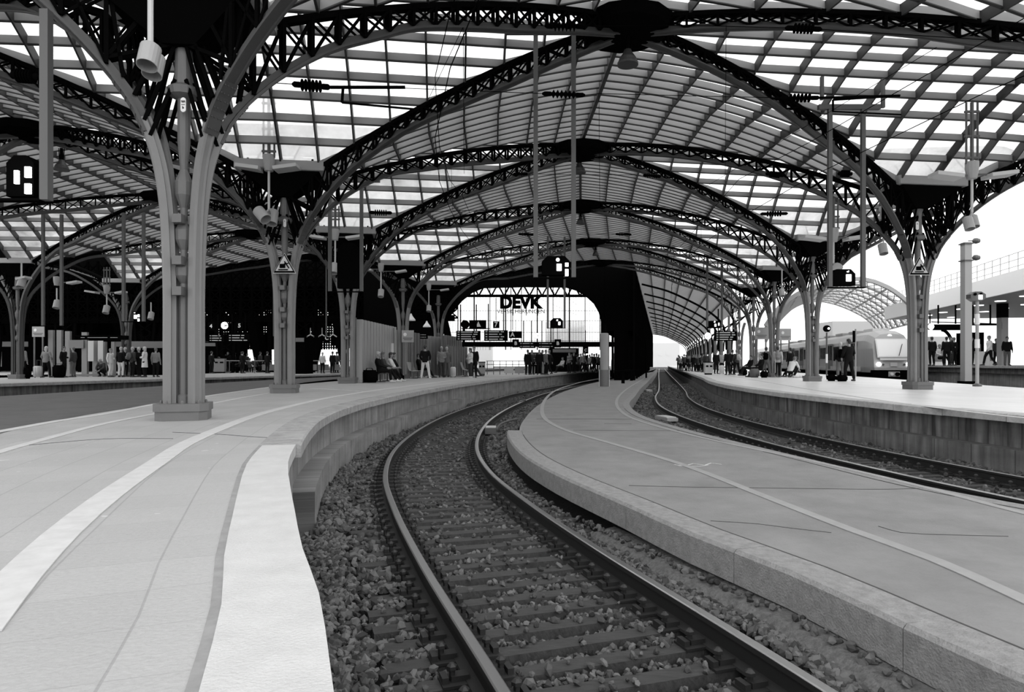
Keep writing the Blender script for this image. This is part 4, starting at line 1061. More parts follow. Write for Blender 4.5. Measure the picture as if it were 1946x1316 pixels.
def lamp_y(px, py, d, label):
    c = A(px, py, d); t = thing('arm_lamp', label, 'lamp', c); MB().bar(c+V(0,0,.5), c, .05).build('stem', m_grey, t)
    for s in (-1, 1): MB().bar(c, c+V(s*.28,0,-.18), .07).build('arm', m_lgrey, t)
for px, l in ((590,'leftmost of three small forked lamps beside the letter C'),(612,'middle of three small forked lamps beside the letter C'),(633,'rightmost of three small forked lamps beside the letter C')): lamp_y(px, 636, 50, l)
sg = thing('signal_board', 'black signal board with a white triangle, above the two departure boards', 'sign', A(900, 624, 41)); p, q = A(892,624,41), A(924,609,41)
MB().box(((p.x+q.x)/2, 41, (p.z+q.z)/2), (q.x-p.x, .2, q.z-p.z)).build('housing', m_black, sg); MB().lathe(A(884,617,41.1)-V(0,.1,0), [(.26,0),(.26,.2)], 14, axis=(0,1,0)).build('round_head', m_black, sg)
c = A(909, 616.5, 40.88); MB().add([(c.x-.16,c.y,c.z-.16),(c.x+.16,c.y,c.z-.16),(c.x,c.y,c.z+.18)], [(0,1,2)]).build('triangle_mark', m_white, sg); MB().bar(A(877,625,41), A(930,625,41), .06).build('carrier_beam', m_black, sg)
def letter(ch, px, py, d, hpx, label, box=None, m=m_white):
    c = A(px, py, d); t = thing('letter_sign', label, 'sign', c)
    if box: p, q = A(box[0], box[3], d), A(box[2], box[1], d); MB().box(((p.x+q.x)/2, d+.06, (p.z+q.z)/2), (q.x-p.x, .1, q.z-p.z)).build('panel', m_black, t)
    else: MB().box((c.x, d+.05, c.z), (.5, .06, .62)).build('panel', m_black, t)
    MB().bar((c.x, d+.06, c.z+.3), (c.x, d+.06, c.z+1.8), .04).build('hanger', m_black, t)
    plate_text('letter', ch, (c.x, d-.01, c.z), hpx/F*d*1.4, m, t, ext=.01, bold=True)
letter('A', 974, 636.5, 42, 8, 'white letter A with arrows on a dark sign', (967,630,992,643)); letter('B', 980, 653, 50, 6.5, 'left white letter B beside the distant boards'); letter('B', 1060, 653, 50, 6.5, 'right white letter B beside the distant boards')
letter('C', 1113, 666, 60, 5, 'tiny white letter C near the crowd under the end arch'); letter('C', 621, 643, 50, 7, 'white letter C in the dark left background'); letter('7', 942.5, 617.5, 44, 9, 'white number 7 on a dark square sign under the end arch', (937,611,949,624))
letter('4', 401, 620.5, 50, 7, 'white number 4 left of the background clock'); letter('5', 455, 619.5, 50, 7.5, 'white number 5 right of the background clock')
def wclock(px, py, d, rpx, label, hands=((3, .8),(3.4,.5))):
    c = A(px, py, d); r = rpx/F*d; t = thing('station_clock', label, 'clock', c)
    MB().lathe(c+V(0,.1,0), [(r*1.06,-.02),(r*1.06,.12)], 24, axis=(0,-1,0)).build('case', m_black, t)
    MB().lathe(c, [(r,0),(r,.02)], 24, axis=(0,-1,0)).build('dial', m_glow, t)
    for hh, l in hands:
        an = PI/2-hh*PI/6; MB().bar(c+V(0,-.035,0), c+V(math.cos(an)*r*l, -.035, math.sin(an)*r*l), r*.13, .012, up=(0,-1,0)).build('hand', m_black, t)
    MB().bar(c+V(0,.08,r), c+V(0,.08,r+.6), .05).build('bracket', m_black, t)
wclock(427, 619, 48, 7, 'white round clock in the dark left background'); wclock(1345, 639, 44, 6.5, 'white round clock above the right platform', ((1.6,.8),(8.2,.6))); wclock(1020.5, 638.5, 48, 5, 'small pale clock behind the distant boards'); wclock(1769, 621, 39, 6, 'round clock beside the nearest right column')
# triangular warning signs on the columns
m_tri = mat('yellow_sign_face', .50, .5)
def warn(K, px, py, hpx, label):
    d = K.y-.33; c = A(px, py, d); s = hpx/F*d; t = thing('warning_sign', label, 'sign', c)
    def tri(k, y, m, nm, par): 
        P = [(c.x-s*.58*k, y, c.z-s*.5*k), (c.x+s*.58*k, y, c.z-s*.5*k), (c.x, y, c.z+s*.52*k)]
        return MB().add(P+[(p[0], y+.02, p[2]) for p in P], [(0,1,2),(5,4,3),(0,3,4,1),(1,4,5,2),(2,5,3,0)]).build(nm, m, par)
    tri(1.06, d, m_lgrey, 'rim', t); tri(.98, d-.012, m_black, 'border', t); f = tri(.80, d-.024, m_tri, 'face', t)
    MB().box((c.x-s*.08, d-.035, c.z-s*.14), (s*.3, .008, s*.22)).build('train_symbol', m_truss, f)
    MB().bar((c.x+s*.02, d-.035, c.z+s*.1), (c.x+s*.26, d-.035, c.z-s*.26), s*.06, .008, up=(0,-1,0)).build('figure_symbol', m_truss, f)
    MB().bar((c.x+s*.0, d-.035, c.z-s*.02), (c.x+s*.24, d-.035, c.z+s*.0), s*.05, .008, up=(0,-1,0)).build('figure_arm', m_truss, f)
    MB().box((c.x-s*.05, d-.035, c.z-s*.34), (s*.5, .008, s*.06)).build('text_line', m_truss, f)
warn(Vector(Lr[2]), 540.5, 501, 36, 'triangular warning sign with train and falling figure on the second left column'); warn(Vector(Rr[2]), 1747.5, 506, 33, 'triangular warning sign with train and falling figure on the nearest right column')
def numplate(px, py, d, h, top, bot, label):
    c = A(px, py, d); t = thing('number_plate', label, 'sign', c); w_ = h*.36; P = []
    for k in range(9): an = PI*k/8; P.append((math.cos(an)*w_/2, h/2-w_/2+math.sin(an)*w_/2))
    for k in range(9): an = PI+PI*k/8; P.append((math.cos(an)*w_/2, -h/2+w_/2+math.sin(an)*w_/2))
    n = len(P); mb = MB().add([(c.x+x, d, c.z+z) for x, z in P]+[(c.x+x, d+.015, c.z+z) for x, z in P], [tuple(range(n)), tuple(range(2*n-1, n-1, -1))]+[(i, n+i, n+(i+1) % n, (i+1) % n) for i in range(n)])
    mb.build('plate', m_white, t); plate_text('upper_number', top, (c.x, d-.004, c.z+h*.2), w_*.52, m_black, t, bold=True)
    if bot: plate_text('lower_letter', bot, (c.x, d-.004, c.z-h*.2), w_*.62, m_black, t, bold=True); MB().box((c.x, d-.003, c.z), (w_*.7, .004, .006)).build('divider', m_black, t)
numplate(348, 199, 9.33, .205, '958', 'b', 'white oval plate with 958 b on the foreground column'); numplate(541, 424, 17.75, .22, '0', None, 'small oval plate above the warning sign on the second column'); numplate(1743.5, 429, 20.2, .26, '0', None, 'small oval plate above the warning sign on the right column')
# corrugated wind screens
def screen(p0, p1, ztop, label, m=m_scr, pitch=.46, dep=.2):
    a = Vector(p0); b = Vector(p1); t_ = (b-a).normalized(); n_ = Vector((t_.y, -t_.x)); L = (b-a).length; k = int(L/pitch); pth = []
    for i in range(k):
        s = i*L/k; w_ = L/k
        for f_, e in ((0,0),(.42,0),(.5,dep),(.92,dep)): q = a+t_*(s+f_*w_)+n_*e; pth.append(q)
    mb = MB(); n = len(pth)
    for off_ in (0, .012):
        for z in (PZ+.05, ztop):
            for q in pth: mb.v.append((q.x-n_.x*off_, q.y-n_.y*off_, z))
    for i in range(n-1): mb.f += [(i, i+1, n+i+1, n+i), (2*n+i, 3*n+i, 3*n+i+1, 2*n+i+1), (n+i, n+i+1, 3*n+i+1, 3*n+i)]; mb.m += [0]*3
    t = thing('wind_screen', label, 'screen', (a.x, a.y, PZ)); mb.build('corrugated_sheet', m, t)
    for q in (a, b): MB().bar((q.x, q.y, PZ), (q.x, q.y, ztop+.05), .08).build('post', m_scrd, t)
    return t
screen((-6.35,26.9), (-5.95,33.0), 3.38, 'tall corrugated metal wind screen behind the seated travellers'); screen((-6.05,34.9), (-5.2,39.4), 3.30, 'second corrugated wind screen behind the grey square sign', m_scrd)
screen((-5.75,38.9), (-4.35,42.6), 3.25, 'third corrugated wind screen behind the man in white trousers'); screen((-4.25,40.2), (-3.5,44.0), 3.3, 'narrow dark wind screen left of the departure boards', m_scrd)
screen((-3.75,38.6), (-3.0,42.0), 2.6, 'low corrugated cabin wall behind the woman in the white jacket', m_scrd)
o = thing('timetable_case', 'white timetable case on the screen left of the square sign', 'notice board', (-6.0, 31.5, PZ))
c = A(743, 665, 32); MB().box((c.x, 32, c.z), (.26, .08, .62)).build('upper_poster', m_white, o); c = A(744, 694, 32); MB().box((c.x, 32, c.z), (.24, .08, .55)).build('lower_poster', m_lgrey, o); MB().bar((c.x+.1, 32.05, PZ), (c.x+.1, 32.05, 3.3), .05).build('post', m_scrd, o)
# shelter with flat posts on the far left platform
m_scrd2 = mat('shelter_post_paint', .22, .45)
sh = thing('waiting_shelter', 'glass shelter with broad grey posts on the far left platform', 'shelter', (-24.5, 40.5, PZ))
for px, yt, yb, wpx in ((98,628,716,9),(114,628,690,9),(130,630,716,9),(162,632,716,10),(182,648,715,9),(199,650,700,6),(216,650,700,6)):
    d = 40.5; p, q = A(px, yt, d), A(px, yb-1, d); MB().box(((p.x), d, (p.z+PZ)/2), (wpx/F*d, .2, p.z-PZ)).build('post', m_scrd2, sh)
for x0, x1 in ((167,178),(186,196)): p, q = A(x0, 687, 40.11), A(x1, 648, 40.11); MB().box(((p.x+q.x)/2, 40.11, (p.z+q.z)/2), (q.x-p.x, .03, q.z-p.z)).build('poster', m_lgrey, sh)
p, q = A(133, 716, 40.21), A(220, 640, 40.21); MB().box(((p.x+q.x)/2, 40.21, PZ+.1), (q.x-p.x, .08, .12)).build('base_rail', m_scrd, sh); MB().box(((p.x+q.x)/2, 41.0, 3.25), (q.x-p.x, 1.0, .1)).build('roof', m_black, sh)
MB().box((A(145,0,40.31).x, 40.31, 2.75), (.9, .05, .5)).build('sign_panel', m_scrd, sh)
o = thing('kiosk', 'dark kiosk with pale front sign beyond the waiting group', 'kiosk', (-26, 44, PZ)); p = A(300, 690, 46); MB().box((p.x, 46, 1.9), (3.4, 2, 2.3)).build('cabin', m_dark, o); MB().box((p.x, 44.97, 2.85), (3.0, .06, .45)).build('front_sign', m_scrd, o)
o = thing('kiosk', 'very long added dark backdrop closing the far left platform from behind', 'kiosk', (-45, 67, PZ)); MB().box((-49, 67, 2.6), (44, 1.5, 3.6)).build('cabin', m_dark, o)  # made-up dark backdrop, added to cover the bright gaps behind the shelter
for k in range(7): MB().box((-68+k*6, 66.2, 3.5), (3.4, .06, .5)).build('front_sign', m_scrd, o)
for k in range(5): MB().box((-66+k*7.2, 66.2, 2.0), (1.3, .06, 1.5)).build('poster', m_grey, o)
# furniture
def bench(x, y, rz, n, label, m=m_grey):
    t = thing('wire_bench', label, 'bench', (x, y, PZ), rz=0); ca, sa = math.cos(rz), math.sin(rz)
    def L_(a, b, z): return (x+a*ca-b*sa, y+a*sa+b*ca, z)
    for k in range(n):
        s = MB(); x0 = (k-n/2)*.56
        for j in range(9):
            xx = x0+.04+j*.055; s.tube([L_(xx, -.24, PZ+.42), L_(xx, 0, PZ+.40), L_(xx, .2, PZ+.43), L_(xx, .27, PZ+.6), L_(xx, .33, PZ+.86)], .009, 5)
        s.tube([L_(x0+.04,-.24,PZ+.42), L_(x0+.48,-.24,PZ+.42)], .012, 6); s.tube([L_(x0+.04,.33,PZ+.86), L_(x0+.48,.33,PZ+.86)], .012, 6); s.build('seat', m, t)
    MB().bar(L_(-n*.28, .02, PZ+.36), L_(n*.28, .02, PZ+.36), .06).build('beam', m_chordL, t)
    for s_ in (-1, 1): MB().bar(L_(s_*n*.2, .02, PZ), L_(s_*n*.2, .02, PZ+.36), .06).build('leg', m_chordL, t); MB().bar(L_(s_*n*.2, -.2, PZ+.02), L_(s_*n*.2, .25, PZ+.02), .06, .03).build('foot', m_chordL, t)
bench(-5.62, 29.2, PI/2, 4, 'wire bench under the seated travellers'); bench(-5.1, 35.3, PI/2, 4, 'empty wire bench left of the man in white trousers'); bench(-2.75, 40.3, PI/2, 3, 'wire bench of the seated person with the suitcase')
def bin_(px, py, d, w_, h, label, m=m_grey, z=PZ):
    x = (px-HX)/F*d; t = thing('waste_bin', label, 'bin', (x, d, z)); MB().box((x, d, z+.05), (w_*.8, .35, .1)).build('base', m_black, t)
    MB().box((x, d, z+.1+h/2), (w_, .42, h)).build('body', m, t); MB().box((x, d, z+.1+h+.03), (w_*1.06, .46, .06)).build('lid', m_truss, t)
    for s in (-.25, .25): MB().box((x+s*w_, d-.22, z+h*.8), (w_*.3, .02, .12)).build('opening', m_black, t)
bin_(1346, 708, 47, .55, .75, 'glass-sided waste bin on the right platform below the clock', m_lgrey); bin_(916, 709, 44, .42, .75, 'grey waste bin left of the stair railing'); bin_(418, 708, 55, .9, 1.1, 'grey cabinet at the edge of the shaded left platform', m_scrd)
o = thing('stair_railing', 'railing with pale panels around a stairwell under the end arch', 'railing', A(975, 709, 47))
for px in range(926, 1026, 12): p = A(px, 700, 47.5); MB().bar((p.x, 47.5, PZ), (p.x, 47.5, 1.75), .05).build('post', m_chordL, o)
p, q = A(924,700,47.5), A(1025,700,47.5)
for z in (1.75, 1.5): MB().bar((p.x,47.5,z), (q.x,47.5,z), .05).build('rail', m_grey, o)
for px in (967, 987, 1008): p = A(px, 700, 47.5); MB().box((p.x, 47.48, 1.12), (.66, .02, .5)).build('panel', m_lgrey if px != 987 else m_grey, o)
for (x0, x1, y0, y1, d, l) in ((845,870,668,710,44,'dark cabin behind the two men in jackets'),(1005,1032,670,690,52,'dark stall behind the standing group under the arch'),(1045,1100,662,702,62,'long dark booth under the end arch'),(560,580,640,705,50,'narrow dark booth in the left background'),(335,420,650,704,60,'dark stall left of the background boards')):
    p, q = A(x0, y1, d), A(x1, y0, d); t = thing('kiosk', l, 'kiosk', ((p.x+q.x)/2, d+1, PZ)); MB().box(((p.x+q.x)/2, d+1, (PZ+q.z)/2), (q.x-p.x, 2, q.z-PZ)).build('cabin', m_dark if x0 < 1040 else m_truss, t); MB().box(((p.x+q.x)/2, d-.02, q.z-.25), ((q.x-p.x)*.8, .05, .3)).build('sign_strip', m_scrd, t)
o = thing('background_railing', 'long thin railing on the shaded platform behind the second column', 'railing', A(560, 705, 54))
p, q = A(430, 686, 54), A(722, 686, 54); MB().bar((p.x,54,p.z), (q.x,54,q.z), .05).build('rail', m_grey, o)
for px in range(436, 720, 24): a = A(px, 686, 54); MB().bar((a.x,54,PZ), (a.x,54,a.z), .05).build('post', m_chordL, o)
for (x0, x1) in ((581,602),(604,625),(628,646),(498,522)): p, q = A(x0,704,53.9), A(x1,693,53.9); MB().box(((p.x+q.x)/2, 53.9, (p.z+q.z)/2), (q.x-p.x, .04, q.z-p.z)).build('panel', m_scrd, o)
# round post on the service platform
P0 = A(1148.5, 735, 39); t = thing('service_post', 'stout pale cylindrical post standing on the service platform before the dark pier', 'post', (P0.x, 39, MZ))
MB().lathe((P0.x, 39, MZ), [(.25,.98),(.25,3.1),(.2,3.14)], 24).build('shaft', m_grey, t); MB().lathe((P0.x, 39, MZ), [(.27,0),(.27,.98)], 24).build('lower_sleeve', m_scrd, t)
for s in (-.30, .30): MB().bar((P0.x+s, 39, MZ), (P0.x+s, 39, MZ+1.0), .035).build('guard_rail', m_white, t)
MB().lathe((P0.x+.02, 39, MZ), [(.21,3.14),(.12,3.3),(.1,3.7)], 12).build('cap', m_black, t)
for k, (px, d, l) in enumerate(((1184,45,'dark bench-like table on the service platform right of the post'),(1200,52,'second dark table further along the pier'))):
    x = (px-HX)/F*d; t = thing('work_table', l, 'table', (x, d, MZ)); MB().box((x, d, MZ+.85), (1.2, .5, .07)).build('top', m_truss, t); MB().box((x, d, MZ+.41), (.2, .2, .82)).build('pedestal', m_truss, t)
for (px, py, d, h, l) in ((1228,640,62,3.4,'thin dark post near the end of the pier wall'),):
    x = (px-HX)/F*d; t = MB().bar((x, d, MZ), (x, d, MZ+h), .14).build('post', m_truss); tag(t, l, 'post')
# track-side boxes and cables
def tbox(px, py, z, w_, l_, h, rz, label, m=m_grey):
    p = G(px, py, z-h); t = thing('track_box', label, 'track device', p); MB().box((p.x, p.y, p.z+h/2), (w_, l_, h), rz).build('casing', m, t); MB().box((p.x, p.y, p.z+h+.01), (w_*.9, l_*.8, .025), rz).build('lid', m_lgrey, t)
tbox(933, 824, .02, .27, .42, .15, 0, 'grey box lying beside the kerb end of the centre track', m_chordL); tbox(1266, 799, -.02, .34, .9, .1, .2, 'pale flat box at the near rail of the right track'); tbox(1232, 745, -.02, .34, .8, .1, 0, 'small pale box left of the right track further away')
pc = [G(943,818,-.1), G(952,806,.0), G(968,800,.05), G(985,797,.1)]
tag(MB().tube([Vector(p) for p in cr([tuple(p) for p in pc], .2)], .03, 8).build('cable_hose', m_chordL), 'grey flexible hose rising from the track box to the kerb', 'hose')
pc = [G(985,770,-.1), G(987,765,.0), G(993,762,.03), G(999,761,.05)]
tag(MB().tube([Vector(p) for p in cr([tuple(p) for p in pc], .2)], .03, 8).build('cable_hose', m_chordL), 'second grey hose further along the kerb of the centre track', 'hose')
# ================================================================ people
m_skin = mat('skin', .27, .6); m_hairD = mat('dark_hair', .02, .6); m_hairL = mat('pale_hair', .42, .7); m_hairM = mat('mid_hair', .12, .7)
m_shoeD = mat('dark_shoe', .02, .6); m_shoeL = mat('pale_shoe', .6, .6)
c_black, c_dark, c_mid, c_grey, c_pale, c_white = mat('black_cloth', .008, .9, spec=.1), mat('dark_cloth', .03, .9), mat('mid_grey_cloth', .11, .9), mat('grey_cloth', .2, .9, noise=.35, nscale=25), mat('pale_cloth', .38, .9), mat('white_cloth', .62, .85)
def loft(rings, n=12):
    """closed loft through (centre, rx, ry) rings, the rings' wide axis kept near x"""
    vs = []; fs = []; k = len(rings); P = [Vector(r[0]) for r in rings]
    for i, (c, rx, ry) in enumerate(rings):
        t = (P[min(i+1, k-1)]-P[max(i-1, 0)]).normalized(); sd = Vector((1,0,0))-t*t.x
        if sd.length < .3: sd = Vector((0,1,0))-t*t.y
        sd.normalize(); u = t.cross(sd)
        for j in range(n): a_ = 2*PI*j/n; vs.append(P[i]+sd*(math.cos(a_)*rx)+u*(math.sin(a_)*ry))
    for i in range(k-1):
        for j in range(n): j2 = (j+1) % n; fs.append((i*n+j, i*n+j2, (i+1)*n+j2, (i+1)*n+j))
    fs += [tuple(range(n))[::-1], tuple((k-1)*n+j for j in range(n))]
    return vs, fs
def limb(pts, cap=True):
    """rounded tapered limb: pts = [(p, r)]"""
    pts = [(Vector(p), r) for p, r in pts]; d0 = (pts[0][0]-pts[1][0]).normalized(); d1 = (pts[-1][0]-pts[-2][0]).normalized()
    r = [(pts[0][0]+d0*pts[0][1]*.85, pts[0][1]*.45, pts[0][1]*.45)]+[(p, q, q) for p, q in pts]+[(pts[-1][0]+d1*pts[-1][1]*.85, pts[-1][1]*.45, pts[-1][1]*.45)]
    return loft(r, 10)
def ball(c, r):
    c = Vector(c); return loft([(c+Vector((0,0,r[2]*math.sin(a_))), max(.003, r[0]*math.cos(a_)), max(.003, r[1]*math.cos(a_))) for a_ in np.linspace(-PI/2+.12, PI/2-.12, 9)], 14)
def union(name, pieces, vox=.012, it=3):
    mb = MB()
    for vs, fs in pieces: mb.add(vs, fs)
    o = mb.build('tmp', m_skin); import bmesh
    bm = bmesh.new(); bm.from_mesh(o.data)
    bmesh.ops.recalc_face_normals(bm, faces=bm.faces); bm.to_mesh(o.data); bm.free()
    r = o.modifiers.new('r', 'REMESH'); r.mode = 'VOXEL'; r.voxel_size = vox
    s = o.modifiers.new('s', 'SMOOTH'); s.iterations = it; s.factor = .5
    dg = bpy.context.evaluated_depsgraph_get(); dg.update()
    out = bpy.data.meshes.new_from_object(o.evaluated_get(dg)); bpy.data.objects.remove(o); out.name = name
    out.materials.clear(); out.polygons.foreach_set('use_smooth', [True]*len(out.polygons)); return out
def pose(kind):
    J = dict(pel=(0,0,.95), sp=(0,.0,1.10), ch=(0,.0,1.30), nb=(0,.01,1.44), nk=(0,0,1.51), h1=(0,-.015,1.585), h2=(0,-.015,1.665), h3=(0,-.01,1.725), ns=(0,-.125,1.63),
             sL=(-.175,0,1.41), sR=(.175,0,1.41), eL=(-.235,.03,1.13), eR=(.235,.03,1.13), wL=(-.25,-.05,.89), wR=(.25,-.05,.89),
             hL=(-.09,0,.90), hR=(.09,0,.90), kL=(-.105,-.02,.50), kR=(.105,-.02,.50), aL=(-.11,.03,.09), aR=(.11,.03,.09), tL=(-.13,-.13,.035), tR=(.13,-.13,.035))
    fd = {'L': (0,-.02,-1), 'R': (0,-.02,-1)}
    if kind == 'bent': J.update(eR=(.25,.05,1.14), wR=(.13,-.20,1.12), hip=0); fd['R'] = (-.6,-.7,.1); J.update(kL=(-.10,-.06,.5))
    if kind == 'crossed': J.update(eL=(-.24,-.02,1.15), wL=(-.02,-.2,1.16), eR=(.24,-.02,1.15), wR=(.04,-.22,1.12)); fd = {'L': (1,0,.1), 'R': (-1,0,.1)}
    if kind == 'walk': J.update(kL=(-.09,-.18,.52), aL=(-.09,-.26,.10), tL=(-.09,-.42,.05), kR=(.10,.06,.50), aR=(.10,.30,.14), tR=(.10,.17,.04), eL=(-.22,.12,1.15), wL=(-.22,.10,.90), eR=(.22,-.06,1.14), wR=(.2,-.22,.94))
    if kind == 'wide': J.update(kL=(-.17,-.02,.5), aL=(-.24,.03,.09), tL=(-.28,-.13,.035), kR=(.15,-.02,.5), aR=(.2,.03,.09), tR=(.23,-.13,.035), eL=(-.27,.0,1.16), wL=(-.22,-.15,.98), eR=(.27,.0,1.16), wR=(.22,-.15,.98))
    if kind == 'phone': J.update(eR=(.25,-.05,1.20), wR=(.14,-.12,1.46)); fd['R'] = (-.2,.1,1)
    if kind in ('sit', 'sitlean'):
        dy = .10 if kind == 'sit' else -.12
        J = {k: (v[0], v[1], v[2]) for k, v in J.items()}
        J.update(pel=(0,0,.52), sp=(0,dy*.3,.68), ch=(0,dy*.8,.88), nb=(0,dy,1.01), nk=(0,dy*1.0,1.08), h1=(0,dy-.03,1.155), h2=(0,dy-.03,1.235), h3=(0,dy-.02,1.295), ns=(0,dy-.14,1.20),
            sL=(-.175,dy*.9,.98), sR=(.175,dy*.9,.98), eL=(-.24,dy-.12,.74), eR=(.24,dy-.12,.74), wL=(-.13,-.33,.63), wR=(.13,-.33,.63),
            hL=(-.09,-.02,.50), hR=(.09,-.02,.50), kL=(-.12,-.45,.50), kR=(.12,-.47,.50), aL=(-.12,-.50,.09), aR=(.12,-.72 if kind == 'sit' else -.45,.10), tL=(-.13,-.66,.04), tR=(.13,-.88 if kind == 'sit' else -.62,.08))
        fd = {'L': (.2,-1,-.2), 'R': (-.2,-1,-.2)}
    if kind == 'crouch':
        J.update(pel=(0,.05,.34), sp=(0,.0,.50), ch=(0,-.12,.68), nb=(0,-.2,.80), nk=(0,-.24,.86), h1=(0,-.29,.92), h2=(0,-.31,.99), h3=(0,-.31,1.05), ns=(0,-.42,.95),
            sL=(-.175,-.18,.77), sR=(.175,-.18,.77), eL=(-.22,-.32,.54), eR=(.22,-.32,.54), wL=(-.1,-.5,.40), wR=(.1,-.5,.40),
            hL=(-.09,.04,.32), hR=(.09,.04,.32), kL=(-.15,-.34,.46), kR=(.15,-.30,.40), aL=(-.12,-.08,.09), aR=(.12,.0,.09), tL=(-.13,-.24,.04), tR=(.13,-.17,.04)); fd = {'L': (.2,-.8,-.5), 'R': (-.2,-.8,-.5)}
    return J, fd
def lerp3(a, b, t): return tuple(a[i]*(1-t)+b[i]*t for i in range(3))
def build_pose(kind, skirt=False, coat=False):
    J, fd = pose(kind); V3 = {k: Vector(v) for k, v in J.items() if k != 'hip'}
    up = (V3['nb']-V3['ch']).normalized()
    pel, sp, ch, nb, nk = V3['pel'], V3['sp'], V3['ch'], V3['nb'], V3['nk']; dn = (pel-sp).normalized()
    def torso(g): return loft([(pel+dn*.09, .10+g, .09+g), (pel+dn*.02, .155+g, .115+g), (pel.lerp(sp, .55), .15+g, .11+g), (sp, .14+g, .105+g), (sp.lerp(ch, .5), .155+g, .115+g), (ch, .17+g, .12+g), (ch.lerp(nb, .5), .175+g, .105+g), (ch.lerp(nb, .85), .14+g, .085+g), (nb, .075+g, .065+g)], 18)
    h = V3['h2']-Vector((0,0,.03)); pieces = [torso(0), limb([(nb-up*.03, .062), (nk, .055), (V3['h1'], .052)])]
    pieces += [ball(h, (.075,.092,.115)), ball(h+Vector((0,-.03,-.07)), (.048,.05,.045)), limb([(h+Vector((0,-.085,.015)), .008), (h+Vector((0,-.105,-.02)), .013)])]
    pieces += [ball(h+Vector((0,-.078,-.055)), (.026,.018,.008)), ball(h+Vector((0,-.080,.03)), (.055,.016,.009))]
    for s in 'LR':
        sg = -1 if s == 'L' else 1; pieces.append(ball(h+Vector((sg*.078,.01,-.005)), (.012,.02,.03)))
        S_, E_, W_ = V3['s'+s], V3['e'+s], V3['w'+s]; pieces.append(limb([(S_, .056), (S_.lerp(E_, .5), .047), (E_, .04), (E_.lerp(W_, .35), .040), (W_, .027)]))
        H_, K_, A_, T_ = V3['h'+s], V3['k'+s], V3['a'+s], V3['t'+s]
        pieces.append(limb([(H_, .092), (H_.lerp(K_, .4), .082), (K_, .056), (K_.lerp(A_, .35), .056), (A_, .037)])); f_ = (T_-A_); f_.z = 0; f_.normalize()
        pieces.append(limb([(A_-f_*.03-Vector((0,0,.03)), .036), (A_+f_*.08-Vector((0,0,.04)), .034), (T_, .028)]))
        f_ = Vector(fd[s]).normalized(); acr = f_.cross(Vector((1,0,0)) if abs(f_.x) < .7 else Vector((0,0,1))).normalized(); nn = f_.cross(acr).normalized(); pm = W_+f_*.06
        pieces.append(limb([(W_, .027), (W_+f_*.03, .030), (pm, .033), (pm+f_*.025, .030)]))
        for o_, L_ in ((-.028,.072),(-.010,.085),(.009,.08),(.027,.06)):
            a_ = pm+acr*o_+f_*.03; b_ = a_+f_*L_*.5+nn*.008; c_ = b_+f_*L_*.4+nn*.024; pieces.append(limb([(a_, .0105), (b_, .0098), (c_, .0085)]))
        pieces.append(limb([(W_+f_*.025-acr*.022, .014), (W_+f_*.06-acr*.045, .012), (W_+f_*.09-acr*.052, .010)]))
    body = union('body', pieces, .0095, 2)
    jk = [torso(.022)]
    if coat: jk.append(loft([(pel+Vector((0,0,-.38)), .21, .16), (pel, .18, .14), (sp, .16, .125)], 18))
    elif kind not in ('sit','sitlean','crouch'): jk.append(loft([(pel+Vector((0,0,-.10)), .178, .137), (pel+Vector((0,0,.02)), .178, .137), (sp, .16, .125)], 18))
    for s in 'LR':
        S_, E_, W_ = V3['s'+s], V3['e'+s], V3['w'+s]; jk.append(limb([(S_, .075), (S_.lerp(E_, .5), .066), (E_, .057), (E_.lerp(W_, .4), .054), (E_.lerp(W_, .93), .042)]))
    jk = union('jacket', jk, .014)
    tr = [loft([(pel-dn*.06, .150, .112), (pel, .168, .128), (pel+dn*.08, .168, .125), (pel+dn*.13, .12, .10)], 16)]
    for s in 'LR':
        H_, K_, A_ = V3['h'+s], V3['k'+s], V3['a'+s]; tr.append(limb([(H_, .102), (H_.lerp(K_, .4), .094), (K_, .072), (K_.lerp(A_, .4), .068), (K_.lerp(A_, .92), .060)]))
    tr = union('trousers', tr, .014); sh = []
    for s in 'LR':
        A_, T_ = V3['a'+s], V3['t'+s]; f_ = (T_-A_); f_.z = 0; f_.normalize(); zb = A_.z-.05
        sh.append(union('shoe', [loft([(Vector((A_.x,A_.y,zb))-f_*.07, .03, .03), (Vector((A_.x,A_.y,zb+.005))-f_*.03, .043, .043), (Vector((A_.x,A_.y,zb+.012))+f_*.05, .044, .046), (Vector((T_.x,T_.y,zb-.002))-f_*.01, .046, .034), (Vector((T_.x,T_.y,zb-.008))+f_*.05, .03, .024)], 12), limb([(A_+Vector((0,0,.03)), .045), (A_-Vector((0,0,.02)), .046)])], .012, 2))
    hair = {'short': union('hair', [ball(h+Vector((0,.018,.030)), (.084,.095,.104)), ball(h+Vector((0,.05,-.02)), (.068,.05,.08)), ball(h+Vector((0,-.035,.085)), (.06,.055,.035))], .012),
            'long': union('hair', [ball(h+Vector((0,.020,.030)), (.092,.100,.108)), ball(h+Vector((0,.055,-.06)), (.09,.055,.13)), ball(h+Vector((0,-.035,.085)), (.065,.058,.036))], .012)}
    eyes = MB()
    for s in (-1, 1): eyes.lathe((h.x+s*.030, h.y-.084, h.z+.012), [(.003,-.006),(.010,0),(.003,.007)], 8, axis=(0,-1,0))
    em = eyes.build('eyes', c_black); emesh = em.data; bpy.data.objects.remove(em)
    return dict(body=body, jacket=jk, trousers=tr, shoe=sh, hair=hair, eyes=emesh, wr=J['wR'], ch=J['ch'], wl=J['wL'])
POSES = {}
